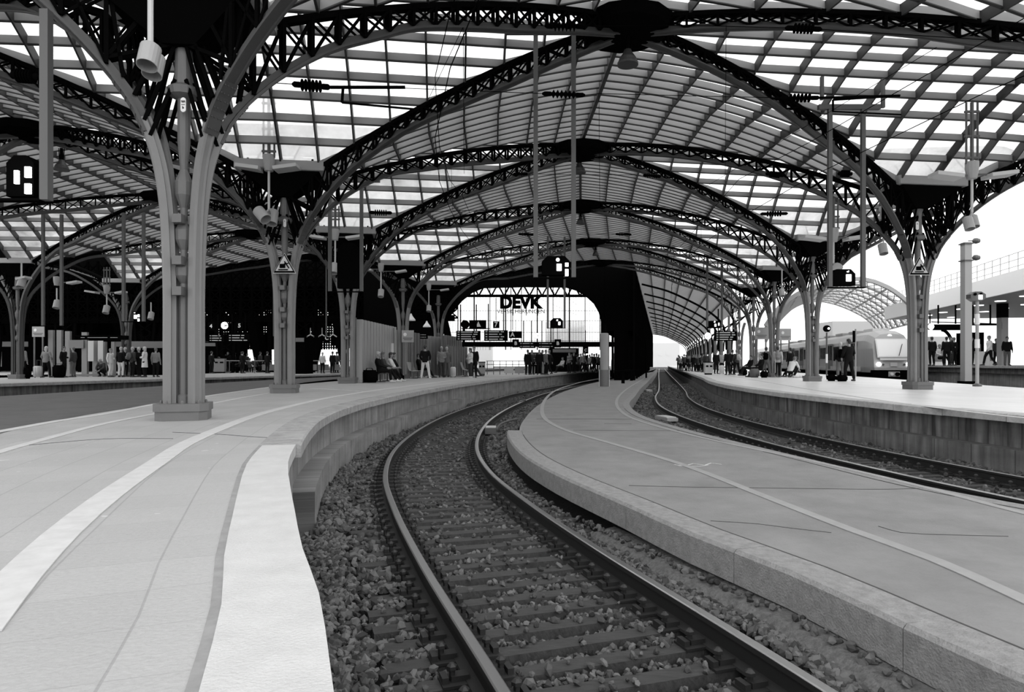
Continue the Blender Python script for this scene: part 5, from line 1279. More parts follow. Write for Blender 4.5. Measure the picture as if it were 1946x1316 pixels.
def person(x, y, z, face, kind, label, jac, tro, hair=('short', m_hairD), shoes=m_shoeD, s=1.0, coat=False, pack=None):
    """face: heading in degrees, 0 = towards the camera, 90 = to picture right, 180 = away"""
    key = (kind, coat)
    if key not in POSES: POSES[key] = build_pose(kind, coat=coat)
    P = POSES[key]; t = thing('person', label, 'person', (x, y, z), rz=math.radians(face)); t.scale = (s, s, s)
    def part(nm, me, m):
        o = bpy.data.objects.new(nm, me)
        if not me.materials: me.materials.append(m)
        C.objects.link(o); o.parent = t; o.material_slots[0].link = 'OBJECT'; o.material_slots[0].material = m; KIDS.setdefault(t.name, []).append(o); return o
    part('body', P['body'], m_skin); part('jacket', P['jacket'], jac); part('trousers', P['trousers'], tro)
    for q in P['shoe']: part('shoe', q, shoes)
    part('hair', P['hair'][hair[0]], hair[1]); part('eyes', P['eyes'], c_black)
    if pack:
        c = Vector(P['ch']); ang = math.radians(face); off = Vector((0,.22,-.08))+c
        wx = x+s*(off.x*math.cos(ang)-off.y*math.sin(ang)); wy = y+s*(off.x*math.sin(ang)+off.y*math.cos(ang))
        b = thing('backpack', pack[0], 'backpack', (wx, wy, z+s*off.z), rz=ang)
        me = bag_mesh(.30, .2, .42, .06); o = bpy.data.objects.new('pack_body', me); me.materials.append(pack[1]); C.objects.link(o); o.parent = b
        me = bag_mesh(.22, .07, .2, .03); o = bpy.data.objects.new('pocket', me); me.materials.append(pack[1]); C.objects.link(o); o.parent = b; o.location = (0,.13,-.08)
        for sx in (-.1, .1):
            o = MB().tube([(sx,-.08,.2),(sx,-.2,.26),(sx,-.32,.12),(sx,-.27,-.1),(sx,-.1,-.18)], .018, 6).build('strap', pack[1]); o.parent = b
    return t
def bag_mesh(w_, d_, h_, r):
    me = bpy.data.meshes.new('bag'); import bmesh
    bm = bmesh.new(); bmesh.ops.create_cube(bm, size=1); bmesh.ops.scale(bm, vec=(w_, d_, h_), verts=bm.verts); bmesh.ops.bevel(bm, geom=bm.edges[:], offset=r, segments=3, affect='EDGES'); bm.to_mesh(me); bm.free()
    me.polygons.foreach_set('use_smooth', [True]*len(me.polygons)); return me
def bag(x, y, z, w_, d_, h_, label, m, handle=True, cat='bag', nm='travel_bag'):
    t = thing(nm, label, cat, (x, y, z)); me = bag_mesh(w_, d_, h_, min(w_, d_, h_)*.22); me.materials.append(m)
    o = bpy.data.objects.new('bag_body', me); C.objects.link(o); o.parent = t; o.location = (0, 0, h_/2+.002)
    if handle:
        for s in (-.06, .06): k = MB().tube([(-w_*.22,s,h_*.95),(-w_*.15,s,h_+.08),(w_*.15,s,h_+.08),(w_*.22,s,h_*.95)], .012, 6).build('handle', m_black); k.parent = t
    return t
def suitcase(x, y, z, w_, d_, h_, label, m, pull=True):
    t = thing('suitcase', label, 'suitcase', (x, y, z)); me = bag_mesh(w_, d_, h_, .04); me.materials.append(m); o = bpy.data.objects.new('shell', me); C.objects.link(o); o.parent = t; o.location = (0,0,h_/2+.05)
    for k in range(4):
        q = MB().box(((k-1.5)*w_/4.6, -d_/2-.003, h_/2+.05), (.012, .012, h_*.8)).build('rib', m_chordL); q.parent = t
    for sx in (-1, 1):
        q = MB().lathe((sx*w_*.38, 0, .03), [(.03,-.015),(.03,.015)], 10, axis=(1,0,0)).build('wheel', m_black); q.parent = t
    if pull: q = MB().tube([(-w_*.25,d_*.3,h_+.03),(-w_*.25,d_*.3,h_+.38),(w_*.25,d_*.3,h_+.38),(w_*.25,d_*.3,h_+.03)], .01, 6).build('pull_handle', m_chordL); q.parent = t
    return t
def gx(px, d): return (px-HX)/F*d
def dfeet(py, z=PZ): return (EYE-z)*F/(py-HY)
SD, SL, SM, LD, LL_, LM = ('short', m_hairD), ('short', m_hairL), ('short', m_hairM), ('long', m_hairD), ('long', m_hairL), ('long', m_hairM)
# left platform
person(gx(808,34.5), 34.5, PZ, 175, 'wide', 'person in black leather jacket and white trousers standing with back turned', c_black, c_white, SD, m_shoeL)
person(gx(839,37.5), 37.5, PZ, 20, 'bent', 'person with white hair in a grey jacket and dark trousers before the cabin', c_grey, c_dark, SL)
person(gx(849,38.3), 38.3, PZ, 200, 'stand', 'person in darker grey jacket standing just behind the white-haired one', c_mid, c_mid, SL)
person(gx(894,36.0), 36.0, PZ, -60, 'crossed', 'person in white jacket and jeans with folded arms', c_white, c_dark, LD, m_shoeL, s=.93)
person(gx(901,36.8), 36.8, PZ, -20, 'stand', 'person in black standing close behind the white jacket', c_black, c_black, SD)
for k, (px, d, lab, j, tr_, hr, kd) in enumerate(((700,28.0,'seated person in dark suit and white shirt, first on the bench, beside the black case',c_black,c_black,SL,'sit'),(712,29.1,'second seated person on the bench, pale bare legs stretched out',c_dark,c_black,LM,'sit'),(728,30.0,'third seated person on the bench in a white top',c_white,c_dark,LD,'sitlean'),(734,30.8,'fourth seated person on the bench holding a phone',c_black,c_black,SD,'sitlean'))):
    person(-5.58 if k < 2 else -5.62, d, PZ, 90, kd, lab, j, tr_, hr, m_shoeL if k < 2 else m_shoeD, s=.98)
person(-5.0, 36.0, PZ, 90, 'sit', 'seated person with dark hair between the empty bench and the white trousers', c_black, c_black, SD)
person(-2.65, 40.6, PZ, 80, 'sit', 'seated person with legs crossed right of the white suitcase', c_mid, c_dark, SM)
suitcase(gx(861,37.8), 37.8, PZ, .30, .2, .55, 'white upright wheeled suitcase near the seated person under the cabin', m_white)
bag(gx(702,27.4), 27.4, PZ, .68, .34, .52, 'big black travel case standing at the bench end', m_black, cat='suitcase', nm='travel_case'); bag(gx(759,30.6), 30.6, PZ, .42, .3, .30, 'small black bag at the feet of the last seated person', m_black)
tag(MB().lathe((gx(757,30.7), 30.45, PZ), [(.05,.0),(.05,.15),(.02,.2)], 8).build('bottle', m_lgrey), 'pale bottle in front of the small black bag', 'bottle')
# under the end arch: standing groups and the crowd
rnd = random.Random(12)
person(gx(1003,46), 46, PZ, 160, 'stand', 'person in black standing alone before the stair railing', c_black, c_black, SD); person(gx(1011,47), 47, PZ, 20, 'bent', 'person in dark clothes right beside the lone one at the railing', c_dark, c_black, SM)
for k, (px, d, kd) in enumerate(((1025,46,'stand'),(1031,47,'bent'),(1037,46.5,'stand'),(1044,47.5,'walk'))): person(gx(px,d), d, PZ, rnd.uniform(-180,180), kd, 'person in a dark group under the boards, number of steps from its left end: %s' % ['leftmost','second','third','rightmost'][k], c_black if k != 2 else c_mid, c_black if k != 1 else c_pale, SM)
person(gx(1068,56), 56, PZ, -60, 'sit', 'person sitting with pale sleeves right of the dark booth', c_pale, c_black, SD)
for k in range(14):
    px = 1082+k*4.3; d = 58+rnd.uniform(-3, 4)
    t = person(gx(px,d), d, PZ, rnd.uniform(-180,180), rnd.choice(['stand','bent','walk']), 'person in the dark distant crowd under the end arch', rnd.choice([c_black,c_black,c_dark,c_mid,c_grey]), c_black, rnd.choice([SD,SD,LD,SM]), s=rnd.uniform(.88,1.04)); t['group'] = 'distant crowd under the end arch'
# far left platform
D3 = 38.5
suitcase(gx(72,37), 37, PZ, .42, .24, .6, 'silver wheeled suitcase beside the pale-haired person', m_lgrey)
person(gx(88,37.3), 37.3, PZ, 180, 'wide', 'pale-haired person in patterned grey jacket pulling a silver suitcase', c_grey, c_black, LL_)
person(gx(41,35.5), 35.5, PZ, 190, 'stand', 'person in grey jacket leftmost on the far platform', c_grey, c_black, SL); bag(gx(33,34.6), 34.6, PZ, .55, .35, .75, 'heap of black luggage at the left picture edge', m_black); bag(gx(50,34.4), 34.4, PZ, .4, .35, .55, 'black rolling bag beside the leftmost person', m_black)
person(gx(121,37.5), 37.5, PZ, 90, 'bent', 'person in black pointing beside the second shelter post', c_black, c_black, SD); bag(gx(112,37), 37, PZ, .6, .4, .7, 'black luggage pile behind the shelter post', m_black)
person(gx(139,38.5), 38.5, PZ, -90, 'stand', 'person in dark clothes inside the shelter', c_dark, c_mid, SM)
person(gx(210,D3), D3, PZ, 80, 'bent', 'person in white jacket and white trousers seen from the side', c_white, c_white, SM, s=.95)
person(gx(230,D3), D3, PZ, 180, 'stand', 'person in dark jacket and white trousers, back turned', c_black, c_white, SL); person(gx(238,39.3), 39.3, PZ, 170, 'stand', 'second person with pale head in dark coat behind the white trousers', c_black, c_black, SL)
person(gx(252,D3), D3, PZ, 150, 'stand', 'grey-haired person with a backpack in the waiting group', c_dark, c_black, SL, pack=('grey backpack worn by the grey-haired waiting person', c_mid)); person(gx(264,39), 39, PZ, -90, 'bent', 'person in black before the white coat', c_black, c_black, SL); person(gx(275,38), 38, PZ, -80, 'crossed', 'person in a long white coat at the right of the waiting group', c_white, c_black, LL_, coat=True)
person(gx(296,38.5), 38.5, PZ, 180, 'stand', 'person in grey shirt just left of the foreground column', c_grey, c_black, SM, s=.98)
person(gx(196,40), 40, PZ, 0, 'crouch', 'person crouching low with a pale hat by the shelter', c_dark, c_black, SL)
# shaded background platform
for px, d, lab, j in ((402,52,'person in black left of the grey cabinet in the shade',c_black),(461,53,'tall dark person standing beyond the second column, left',c_black),(508,53,'dark person standing close left of the second column',c_black),(632,53,'person in black with a white bag beyond the third column',c_black),(640,54,'second dark person beyond the third column',c_dark)):
    person(gx(px,d), d, PZ, 160, 'stand', lab, j, c_black, SD)
person(gx(613,53), 53, PZ, 170, 'stand', 'person in a white blouse in the shaded background', c_white, c_black, SL, s=.97)
for k in range(12):
    px = 410+k*8.5+rnd.uniform(-3,3); d = 57+rnd.uniform(0,4)
    t = person(gx(px,d), d, PZ, rnd.uniform(-180,180), rnd.choice(['stand','bent','sit']), 'dark figure behind the thin railing in the shaded background', rnd.choice([c_black,c_dark]), c_black, SD, s=rnd.uniform(.88,1.05)); t['group'] = 'figures behind the railing in the shade'
# right platform
DR = 46.5
RP = [(1361,50,'stand',10,'person in black standing right of the bin under the clock',c_black,c_black,SM),(1372,51,'bent',-30,'person with pale shirt between the two dark groups',c_pale,c_black,LM),(1383,45.5,'stand',190,'person in black beside a tall dark suitcase',c_black,c_black,LD),(1392,46.5,'bent',120,'tall person in black cap in the middle group',c_black,c_black,SD),(1400,46,'wide',200,'person with grey backpack in the middle group',c_dark,c_black,SM)]
for px, d, kd, fc, lab, j, tr_, hr in RP: person(gx(px,d), d, PZ, fc, kd, lab, j, tr_, hr, pack=('grey backpack worn at the right of the middle group', c_pale) if 'grey backpack' in lab else None)
person(gx(1425,43), 43, PZ, -80, 'sit', 'person in black seated and leaning before the dark column', c_black, c_black, SD); bag(gx(1412,43.5), 43.5, PZ, .5, .3, .42, 'black bag on the floor before the seated person', m_black)
person(gx(1445,38), 38, PZ, -90, 'sit', 'person in black sitting with outstretched legs among the luggage', c_black, c_black, SD)
person(gx(1456,38.6), 38.6, PZ, 150, 'wide', 'tall person with big black backpack standing over the seated one', c_mid, c_mid, SD, pack=('big black backpack on the tall traveller', m_black))
bag(gx(1434,37.5), 37.5, PZ, .5, .35, .5, 'grey bag under the seated person on the right', c_mid); suitcase(gx(1467,39.5), 39.5, PZ, .45, .28, .8, 'tall black suitcase between the two backpackers', m_black); bag(gx(1452,37), 37, PZ, .4, .3, .36, 'black bag with pale bottle at the feet of the travellers', m_black)
person(gx(1478,37.5), 37.5, PZ, 160, 'walk', 'person in pale shirt with grey backpack walking with a stick', c_pale, c_black, SD, pack=('grey backpack on the walking traveller', c_grey))
t = MB().tube([(gx(1472,37.4),37.3,PZ),(gx(1471.5,37.4),37.3,PZ+1.25)], .018, 6).build('walking_stick', m_lgrey); tag(t, 'pale walking stick held beside the walking traveller', 'stick')
person(gx(1502,40.5), 40.5, PZ, 200, 'stand', 'person in black behind the crouching one', c_black, c_black, SD); person(gx(1503,37.8), 37.8, PZ, 120, 'crouch', 'person in white shirt crouching on the pale platform', c_white, c_black, SM, s=1.1); person(gx(1510,38.6), 38.6, PZ, -100, 'sit', 'person in black sitting low behind the crouching one', c_black, c_black, LD, s=.9)
for k in range(5):
    px = 1512+k*6; d = 37+k*.4; o = bpy.data.objects.new('garment', bag_mesh(.35, .3, .12, .05)); o.data.materials.append(c_white); C.objects.link(o); o.location = (gx(px,d), d, PZ+.06); tag(o, 'white crumpled garment lying on the pale platform left of the second column', 'clothing', 'white garments on the right platform')
suitcase(gx(1371,49), 49, PZ, .34, .24, .6, 'pale wheeled case between the standing people under the board', m_white)
person(gx(1597,31.2), 31.2, PZ, 170, 'stand', 'person with grey cap and backpack, left of the two beside the train', c_black, c_mid, SL, s=1.03, pack=('black backpack on the left of the two people near the train', m_black))
person(gx(1613,29.6), 29.6, PZ, -165, 'wide', 'broad person in black suit seen from behind beside the train', c_black, c_black, SD, s=1.08)
bag(gx(1580,30), 30, PZ, .38, .3, .30, 'left small black bag at the feet of the two people near the train', m_black); bag(gx(1600,29.4), 29.4, PZ, .42, .3, .28, 'right black bag at the feet of the two people near the train', m_black)
for k in range(16):
    px = 1289+k*3.6+rnd.uniform(-1,1); d = 74-k*1.1+rnd.uniform(-1.5,1.5); x = gx(px, d)
    t = person(x, d, PZ, rnd.uniform(-180,180), rnd.choice(['stand','bent','walk','wide']), 'person in the dark crowd at the far end of the right platform', rnd.choice([c_black,c_black,c_dark,c_mid,c_pale]), c_black, rnd.choice([SD,SD,SM,LD]), s=rnd.uniform(.86,1.05)); t['group'] = 'crowd at the far end of the right platform'
# ================================================================ right side: train, third platform, canopy, masts
Z3 = 1.44
E_ = [(24.4,25),(25.5,30),(27.8,40),(30.05,50),(34.5,70),(41.2,100)]
E_ = cr(E_, 1)
strip('platform_floor', E_, offset(E_, 11), Z3, m_lpave); coping_blocks('platform_edge_stones', E_, Z3+.003, m_cope2, 1.2, side=-1)
wall('edge_wall', offset(E_, .1), 1.0, Z3-.12, m_wallD, th=.3, sgn=-1); wall('edge_wall', offset(E_, .25), BZ-.1, 1.0, m_wallL, th=.3, sgn=-1)
m_fascia = mat('white_fascia', .93, .6)
# concrete canopy with white fascia
cp = thing('platform_canopy', 'flat concrete canopy with a bright white fascia over the right-hand platform', 'canopy', (28, 40, 5.3))
a = Vector((24.6, 29)); b = Vector((31.6, 56)); n_ = (b-a).normalized(); s_ = Vector((n_.y, -n_.x))
def Q(p, o_, z): q = p+s_*o_; return (q.x, q.y, z)
MB().hexa([Q(a,0,5.28),Q(a,12,5.28),Q(b,12,5.28),Q(b,0,5.28),Q(a,0,5.55),Q(a,12,5.55),Q(b,12,5.55),Q(b,0,5.55)]).build('slab', m_grey, cp)
MB().hexa([Q(a,-.1,5.27),Q(a,.05,5.27),Q(b,.05,5.27),Q(b,-.1,5.27),Q(a,-.1,6.35),Q(a,.05,6.35),Q(b,.05,6.35),Q(b,-.1,6.35)]).build('fascia', m_fascia, cp)
e2 = b+n_*.12
MB().hexa([Q(b,-.1,5.27),Q(b,12,5.27),Q(e2,12,5.27),Q(e2,-.1,5.27),Q(b,-.1,6.35),Q(b,12,6.35),Q(e2,12,6.35),Q(e2,-.1,6.35)]).build('end_fascia', m_fascia, cp)
for k in range(9):
    for j in (1.6, 4.2):
        p = a+n_*(2+3*k)+s_*j; MB().lathe((p.x, p.y, 5.25), [(.28,0),(.28,.04)], 16).build('ceiling_light', m_glow, cp)
rl = thing('canopy_railing', 'faint thin railing with posts along the top of the white fascia', 'railing', (28, 40, 6.4))
for k in range(0, 27): p = a+n_*k+s_*.4; MB().bar((p.x,p.y,6.2), (p.x,p.y,7.4), .04).build('post', m_lgrey, rl)
for z in (6.7, 7.05, 7.4): MB().bar(Q(a,.4,z), Q(b,.4,z), .035).build('rail', m_lgrey, rl)
for (px, d, lab) in ((1905,41,'grey pillar with black top holding the canopy, near the right picture edge'),(1990,36,'pillar under the canopy beyond the right picture edge')):
    x = gx(px, d); t = thing('canopy_pillar', lab, 'pillar', (x, d, Z3)); MB().box((x, d, (Z3+4.4)/2), (.42, .42, 4.4-Z3)).build('shaft', m_grey, t); MB().box((x, d, 4.84), (.44, .44, .88)).build('head', m_black, t)
    MB().box((x, d-.23, 3.9), (.36, .03, .4)).build('sign_plate', m_grey, t)
o = thing('hanging_board', 'dark board hung on a frame under the canopy', 'display board', A(1800, 618, 42))
for (x0, y0, x1, y1) in ((1774,617,1826,628),(1838,616,1896,619)): p, q = A(x0,y1,42), A(x1,y0,42); MB().box(((p.x+q.x)/2, 42, (p.z+q.z)/2), (q.x-p.x, .2, q.z-p.z)).build('housing', m_truss, o)
p, q = A(1770,612,42), A(1897,616,42); MB().bar(p, q, .06).build('frame_rail', m_truss, o)
for px in (1783, 1816, 1849, 1882): p = A(px, 616, 42); MB().bar((p.x,42,p.z), (p.x,42,5.28), .07).build('hanger', m_truss, o)
for (px, w_, y0, d, lab, m) in ((1858,26,632,47,'dark stair enclosure under the canopy',m_truss),(1785,30,640,60,'pale cabin wall behind the people on the right-hand platform',m_lgrey),(1885,8,668,42,'small white machine under the canopy',m_white)):
    x = gx(px, d); zt = A(px, y0, d).z; t = thing('booth', lab, 'booth', (x, d+.8, Z3)); MB().box((x, d+.8, (Z3+zt)/2), (w_/F*d, 1.5, zt-Z3)).build('cabin', m, t); MB().box((x, d+.04, Z3+.9), (w_/F*d*.5, .04, 1.2)).build('door', m_chordL, t)
ar = []
for k in range(9): ar.append(A(1790+k*4.2, 628+70*(k/8)**2.2, 52))
tag(MB().tube(ar, .12, 6).build('arch_rib', m_truss), 'thin curved dark rib coming down to the platform beneath the canopy', 'arch')
for px, d, kd, fc, lab, j, tr_, hr in ((1771,40,'stand',180,'person in black right beside the nearest right column, on the raised platform',c_black,c_black,SD),(1787,41,'sit',0,'person in a white top seated on the raised platform',c_white,c_black,SM),(1799,40,'stand',160,'first person in black of the group left of the mast',c_black,c_black,SD),(1806,40.5,'bent',20,'second person in black of the group left of the mast',c_black,c_dark,SD),(1813,41,'stand',200,'third person of the group left of the mast',c_black,c_black,SM),(1846,40.5,'stand',90,'person in black just right of the mast',c_black,c_black,SD),(1880,38.6,'walk',-100,'person in white shirt and black trousers walking under the canopy',c_white,c_black,SM),(1893,43,'stand',0,'person in dark clothes behind the walking one',c_dark,c_black,SD),(1914,40,'stand',-20,'person in a black jacket at the right picture edge',c_black,c_mid,SD)):
    person(gx(px,d), d, Z3, fc, kd, lab, j, tr_, hr)
# catenary mast with round insulators
D = 31.0; x = gx(1836, D); t = thing('mast', 'tall pale square mast standing between the tracks at right', 'mast', (x, D, .2))
MB().box((x, D, .30), (.95, .8, .62)).build('concrete_foot', m_scrd, t); MB().box((x, D, .68), (.5, .5, .14)).build('base_plate', m_truss, t)
MB().box((x, D, 3.98), (.33, .33, 6.5)).build('shaft', m_grey, t)
for py in (464, 496): z = A(0, py, D).z; MB().box((x, D, z), (.44, .44, .05)).build('collar', m_chordL, t)
for py in (458, 490):
    c = A(1855, py, D); MB().lathe(c-V(.18,0,0), [(.03,0),(.12,.08),(.14,.18),(.1,.32),(.02,.38)], 14, axis=(1,0,0)).build('round_lamp', m_chordL, t); MB().bar((x+.1,D,c.z), (c.x-.1,D,c.z), .04).build('arm', m_chordL, t)
D = 23.0; x = gx(1857, D); t = thing('small_signal', 'octagonal signal on a thin pole with white bands at the right', 'signal', (x, D, PZ))
MB().tube([(x,D,PZ),(x,D,3.8)], .055, 10).build('pole', m_grey, t)
for y0, y1 in ((597,617),(645,662)): MB().tube([(x,D,A(0,y1,D).z), (x,D,A(0,y0,D).z)], .075, 10).build('white_band', m_white, t)
MB().lathe((x, D, PZ), [(.14,0),(.14,.06),(.07,.1)], 10).build('foot', m_chordL, t)
c = A(1855.5, 564, D); poly = [(math.cos(PI/8+k*PI/4)*.28, math.sin(PI/8+k*PI/4)*.18) for k in range(8)]
mb = MB().add([(c.x+u_, D-.1, c.z+v_) for u_, v_ in poly]+[(c.x+u_, D+.15, c.z+v_) for u_, v_ in poly], [tuple(range(8)), tuple(range(15,7,-1))]+[(i, 8+i, 8+(i+1) % 8, (i+1) % 8) for i in range(8)]); hd = mb.build('signal_head', m_chordL, t)
MB().box((c.x+.06, D-.12, c.z-.03), (.12, .03, .15)).build('lit_panel', m_glow, hd)
for s in (-.12, .08): MB().lathe((c.x+s, D-.11, c.z+.07), [(.05,0),(.05,.02)], 12, axis=(0,-1,0)).build('lens', m_black, hd)
D = 37; x = gx(1571, D)
t = thing('small_signal', 'thin signal post with round dark head left of the two people', 'signal', (x, D, PZ)); MB().tube([(x,D,PZ),(x,D,3.3)], .045, 8).build('pole', m_chordL, t); MB().tube([(x,D,1.6),(x,D,2.1)], .06, 8).build('white_band', m_white, t)
c = A(1571, 625, D); MB().lathe(c+V(0,.1,0), [(.17,0),(.19,.05),(.19,.2),(.17,.24)], 12, axis=(0,-1,0)).build('signal_head', m_black, t); MB().lathe(c+V(.04,-.15,0), [(.06,0),(.06,.02)], 10, axis=(0,-1,0)).build('signal_lamp', m_glow, t)
D = 40; x = gx(1626, D); t = thing('pole', 'thin grey pole with dark case in front of the train', 'pole', (x, D, PZ)); MB().tube([(x,D,.0),(x,D,3.65)], .05, 8).build('shaft', m_grey, t); MB().box((x-.1, D, 3.2), (.12, .1, .7)).build('case', m_black, t)
# ---- the train
TC = offset(RE, 3.85); TC = [p for p in TC if p[1] > 44.2]
tr = thing('regional_train', 'grey regional train with big windscreen standing at the right platform', 'train', (TC[0][0], TC[0][1], 0))
m_tr = mat('train_body_paint', .34, .35); m_trl = mat('train_light_paint', .62, .35); m_trw = mat('train_windscreen', .25, .12, spec=.9)
L_ = [0]
for i in range(1, len(TC)): L_.append(L_[-1]+math.hypot(TC[i][0]-TC[i-1][0], TC[i][1]-TC[i-1][1]))
def tp(s, lat, z):
    s = max(0, s); i = max(1, min(len(L_)-1, int(np.searchsorted(L_, s)))); f_ = (s-L_[i-1])/(L_[i]-L_[i-1]); a = Vector(TC[i-1]); b = Vector(TC[i]); p = a.lerp(b, f_); t_ = (b-a).normalized()
    return Vector((p.x+t_.y*lat, p.y-t_.x*lat, z))
prof = [(-1.38,.95),(-1.44,1.3),(-1.44,2.6),(-1.36,3.2),(-1.12,3.62),(-.7,3.86),(0,3.95),(.7,3.86),(1.12,3.62),(1.36,3.2),(1.44,2.6),(1.44,1.3),(1.38,.95)]
body = MB(); st = [0,.12,.35,.7,1.1,1.6,2.2]+[2.2+k*2.0 for k in range(1, 28)]; npf = len(prof)
for s in st:
    for x_, z in prof:
        # nose: slanted windscreen, rounded plan
        k = max(0, 1-s/2.2); lean = max(0, z-1.9)*.42*(1-min(1, s/2.2)); sc = 1-.16*k**2.2
        body.v.append(tuple(tp(s+lean, x_*sc, z-(.28*k**2 if z > 3.0 else 0))))
for i in range(len(st)-1):
    for j in range(npf-1): body.f.append((i*npf+j, i*npf+j+1, (i+1)*npf+j+1, (i+1)*npf+j)); body.m.append(0)
body.f += [tuple(range(npf))[::-1], tuple((len(st)-1)*npf+j for j in range(npf))]; body.m += [0, 0]
body.build('car_body', m_tr, tr, smooth=False)
def front(x0, x1, z0, z1, off, m, nm, par=tr, th=.03):
    q = []
    for z in (z0, z1):
        ln = max(0, z-1.9)*.42
        for x_ in (x0, x1): q.append(tp(max(0,ln)+.0, x_, z))
    f = (tp(0,0,1)-tp(2,0,1)).normalized()
    P = [q[0]+f*off, q[1]+f*off, q[3]+f*off, q[2]+f*off]; B = [p-f*th for p in P]
    return MB().hexa([*B, *P]).build(nm, m, par)
front(-1.0, 1.0, 1.98, 3.28, .05, m_trl, 'windscreen_frame'); front(-.93, .93, 2.05, 3.2, .07, mat('windscreen_glass', .75, .15, spec=.8), 'windscreen')
front(-.85, .85, 1.80, 1.94, .05, m_white, 'destination_display'); 
for s in (-1, 1):
    c = tp(0, s*.92, 1.52); f = (tp(0,0,1)-tp(2,0,1)).normalized(); MB().lathe(c, [(.15,-.05),(.15,.06)], 16, axis=f).build('headlight', m_glow, tr); c = tp(0, s*.66, 1.5); MB().lathe(c, [(.07,-.05),(.07,.05)], 12, axis=f).build('tail_lamp', m_chordL, tr)
c = tp(.9, 0, 3.45); MB().lathe(c, [(.14,-.2),(.14,.12)], 14, axis=f).build('top_headlight', m_glow, tr)
MB().lathe(tp(0,.25,2.2), [(.01,0),(.01,.01)], 6).build('wiper_pivot', m_black, tr); MB().bar(tp(0,.3,2.1)+f*.12, tp(.35,.6,2.9)+f*.12, .03).build('wiper', m_black, tr)
lg = MB(); lg.bar(tp(0,-.22,1.5)+f*.04, tp(0,.22,1.5)+f*.04, .02, .26); lg.build('front_badge', m_lgrey, tr)
front(-1.28, 1.28, .35, 1.12, .02, m_black, 'buffer_skirt', th=.6); front(-.35, .35, .68, 1.02, .10, m_grey, 'coupler_plate')
MB().lathe(tp(0,.18,.85)+f*.1, [(.13,0),(.13,.18),(.06,.2)], 12, axis=f).build('coupler', m_black, tr); MB().lathe(tp(0,-.15,.85)+f*.1, [(.10,0),(.10,.1)], 12, axis=f).build('coupler_socket', m_white, tr)
# side bands, windows, doors, underframe, roof equipment
for lat in (-1.455, 1.455):
    bd = MB()
    for s in np.arange(2.2, 54, 2.0): bd.bar(tp(s,lat,1.18), tp(s+2.0,lat,1.18), .03, .34)
    bd.build('light_band', m_lgrey, tr)
    for s in np.arange(3.2, 53, 2.3):
        k = int((s-3.2)/2.3)
        if k % 5 in (0, 3):
            d_ = MB().bar(tp(s,lat,2.15), tp(s+1.5,lat,2.15), .03, 2.1).build('door', m_paintD, tr); d_['label'] = 'darker double door'
            for q in (.12, .85): MB().bar(tp(s+q,lat*1.012,2.45), tp(s+q+.5,lat*1.012,2.45), .02, 1.2).build('door_glass', m_dglass, d_)
        else: MB().bar(tp(s,lat,2.45), tp(s+1.9,lat,2.45), .03, .95).build('window', m_dglass, tr)
un = MB()
for s in np.arange(1.0, 54, 2.0): un.bar(tp(s,0,.62), tp(s+2.0,0,.62), 2.3, .65)
un.build('underframe', m_black, tr)
for s in (3.0, 16.5, 20, 33.5, 37, 50):
    for ds in (-1.1, 1.1):
        for lat in (-.75, .75): MB().lathe(tp(s+ds,lat,.43), [(.42,-.06),(.42,.06)], 20, axis=tp(s,1,0)-tp(s,0,0)).build('wheel', m_truss, tr)
for s, w_, h_ in ((2.6,1.1,.22),(6,1.4,.18),(10,1.4,.2),(14.5,1.2,.15),(21,1.4,.2),(26,1.4,.2),(31,1.3,.2),(38,1.4,.2)):
    MB().bar(tp(s,0,3.98), tp(s+2.2,0,3.98), w_, h_).build('roof_unit', m_trl if s < 5 else m_scr, tr)
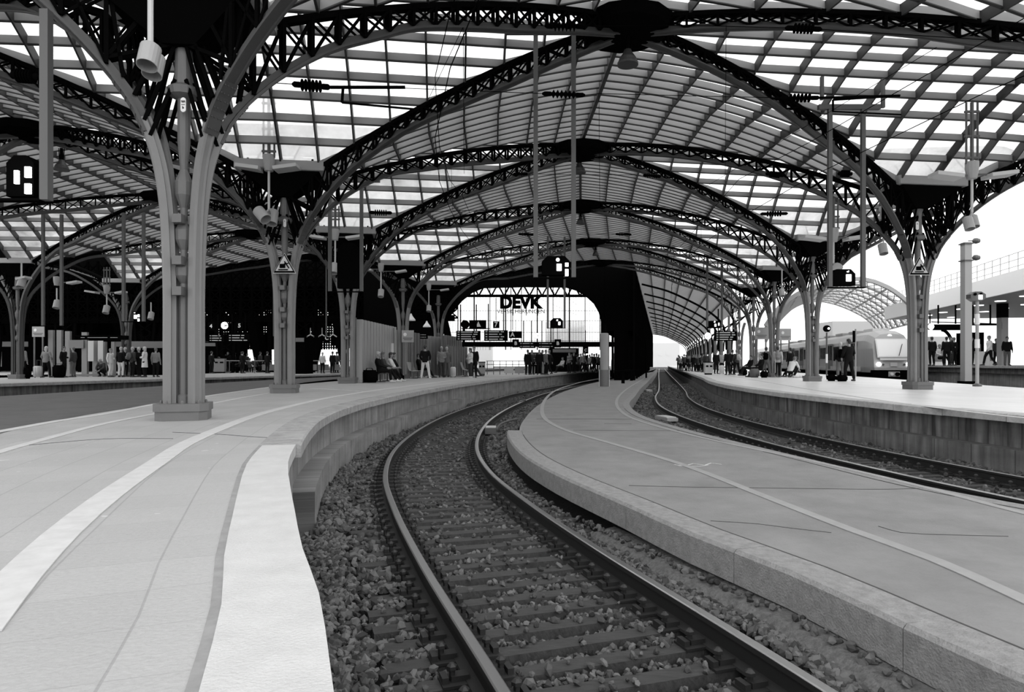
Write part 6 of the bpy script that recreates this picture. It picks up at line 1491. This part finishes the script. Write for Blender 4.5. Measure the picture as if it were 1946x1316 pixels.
# distant white train seen past the round post
t = thing('high_speed_train', 'white rounded train nose far away between the post and the dark pier', 'train', (13.2, 80, 0))
nz = MB(); secs = [(0,.5,.9,1.7),(1.0,1.1,1.9,2.6),(2.4,1.4,2.9,3.4),(5,1.45,3.6,3.8),(14,1.45,3.6,3.8)]; dirn = Vector((.225,.974)); nn = Vector((.974,-.225)); B0 = Vector((13.1, 80))
for s, w_, zs, zt in secs:
    c = B0+dirn*s
    for k in range(11): an = PI*k/10; q = c+nn*(-math.cos(an)*w_); nz.v.append((q.x, q.y, .5+(zt-.5)*math.sin(an)**.6 if 0 < k < 10 else .5))
for i in range(len(secs)-1):
    for k in range(10): nz.f.append((i*11+k, i*11+k+1, (i+1)*11+k+1, (i+1)*11+k)); nz.m.append(0)
nz.f.append(tuple(range(11))[::-1]); nz.m.append(0); nz.build('nose', m_white, t, smooth=True); q = B0+dirn*2.0; MB().box((q.x, q.y, 2.9), (1.5, .8, .55), -.22).build('windscreen', m_dglass, t)
# distant glazed vault over the next platforms
vt = thing('distant_glass_vault', 'pale glazed barrel vault beyond the train', 'glass roof', (30, 60, 6))
fA = cr([tuple(A(x_, y_, 50)) for x_, y_ in [(1455,620),(1480,585),(1520,556),(1569,540),(1637,530),(1690,548),(1725,575),(1750,610)]], 1.1); fB = cr([tuple(A(x_, y_, 85)) for x_, y_ in [(1455,650),(1470,625),(1500,590),(1530,575),(1566,573),(1621,591),(1657,614),(1668,632)]], 1.1); ga = MB(); rb = MB()
def rs_(p, n):
    P = np.array(p); s = np.r_[0, np.cumsum(np.linalg.norm(np.diff(P, axis=0), axis=1))]; t = np.linspace(0, s[-1], n); return [Vector([np.interp(q, s, P[:,k]) for k in range(3)]) for q in t]
fA = rs_(fA, 25); fB = rs_(fB, 25)
for k in range(9):
    P = [a_.lerp(b_, k/8) for a_, b_ in zip(fA, fB)]; rb.sweep(P, [(-.12,-.14),(.12,-.14),(.12,.14),(-.12,.14)])
    if k:
        for i in range(len(P)-1): ga.add([P0[i], P0[i+1], P[i+1], P[i]], [(0,1,2,3)])
        for i in range(0, len(P), 3): rb.bar(P0[i], P[i], .13)
        for i in range(0, len(P)-1, 1): rb.bar(P0[i], P[i+1], .05); rb.bar(P[i], P0[i+1], .05)
    P0 = P
ga.build('glazing', m_glass, vt); rb.build('rib_grid', m_grey, vt)
t = thing('building', 'low pale block behind the train roof', 'building', A(1600, 640, 110)); p, q = A(1582,640,110), A(1660,611,110); MB().box(((p.x+q.x)/2, 113, q.z/2), (q.x-p.x, 6, q.z)).build('facade', m_lgrey, t)
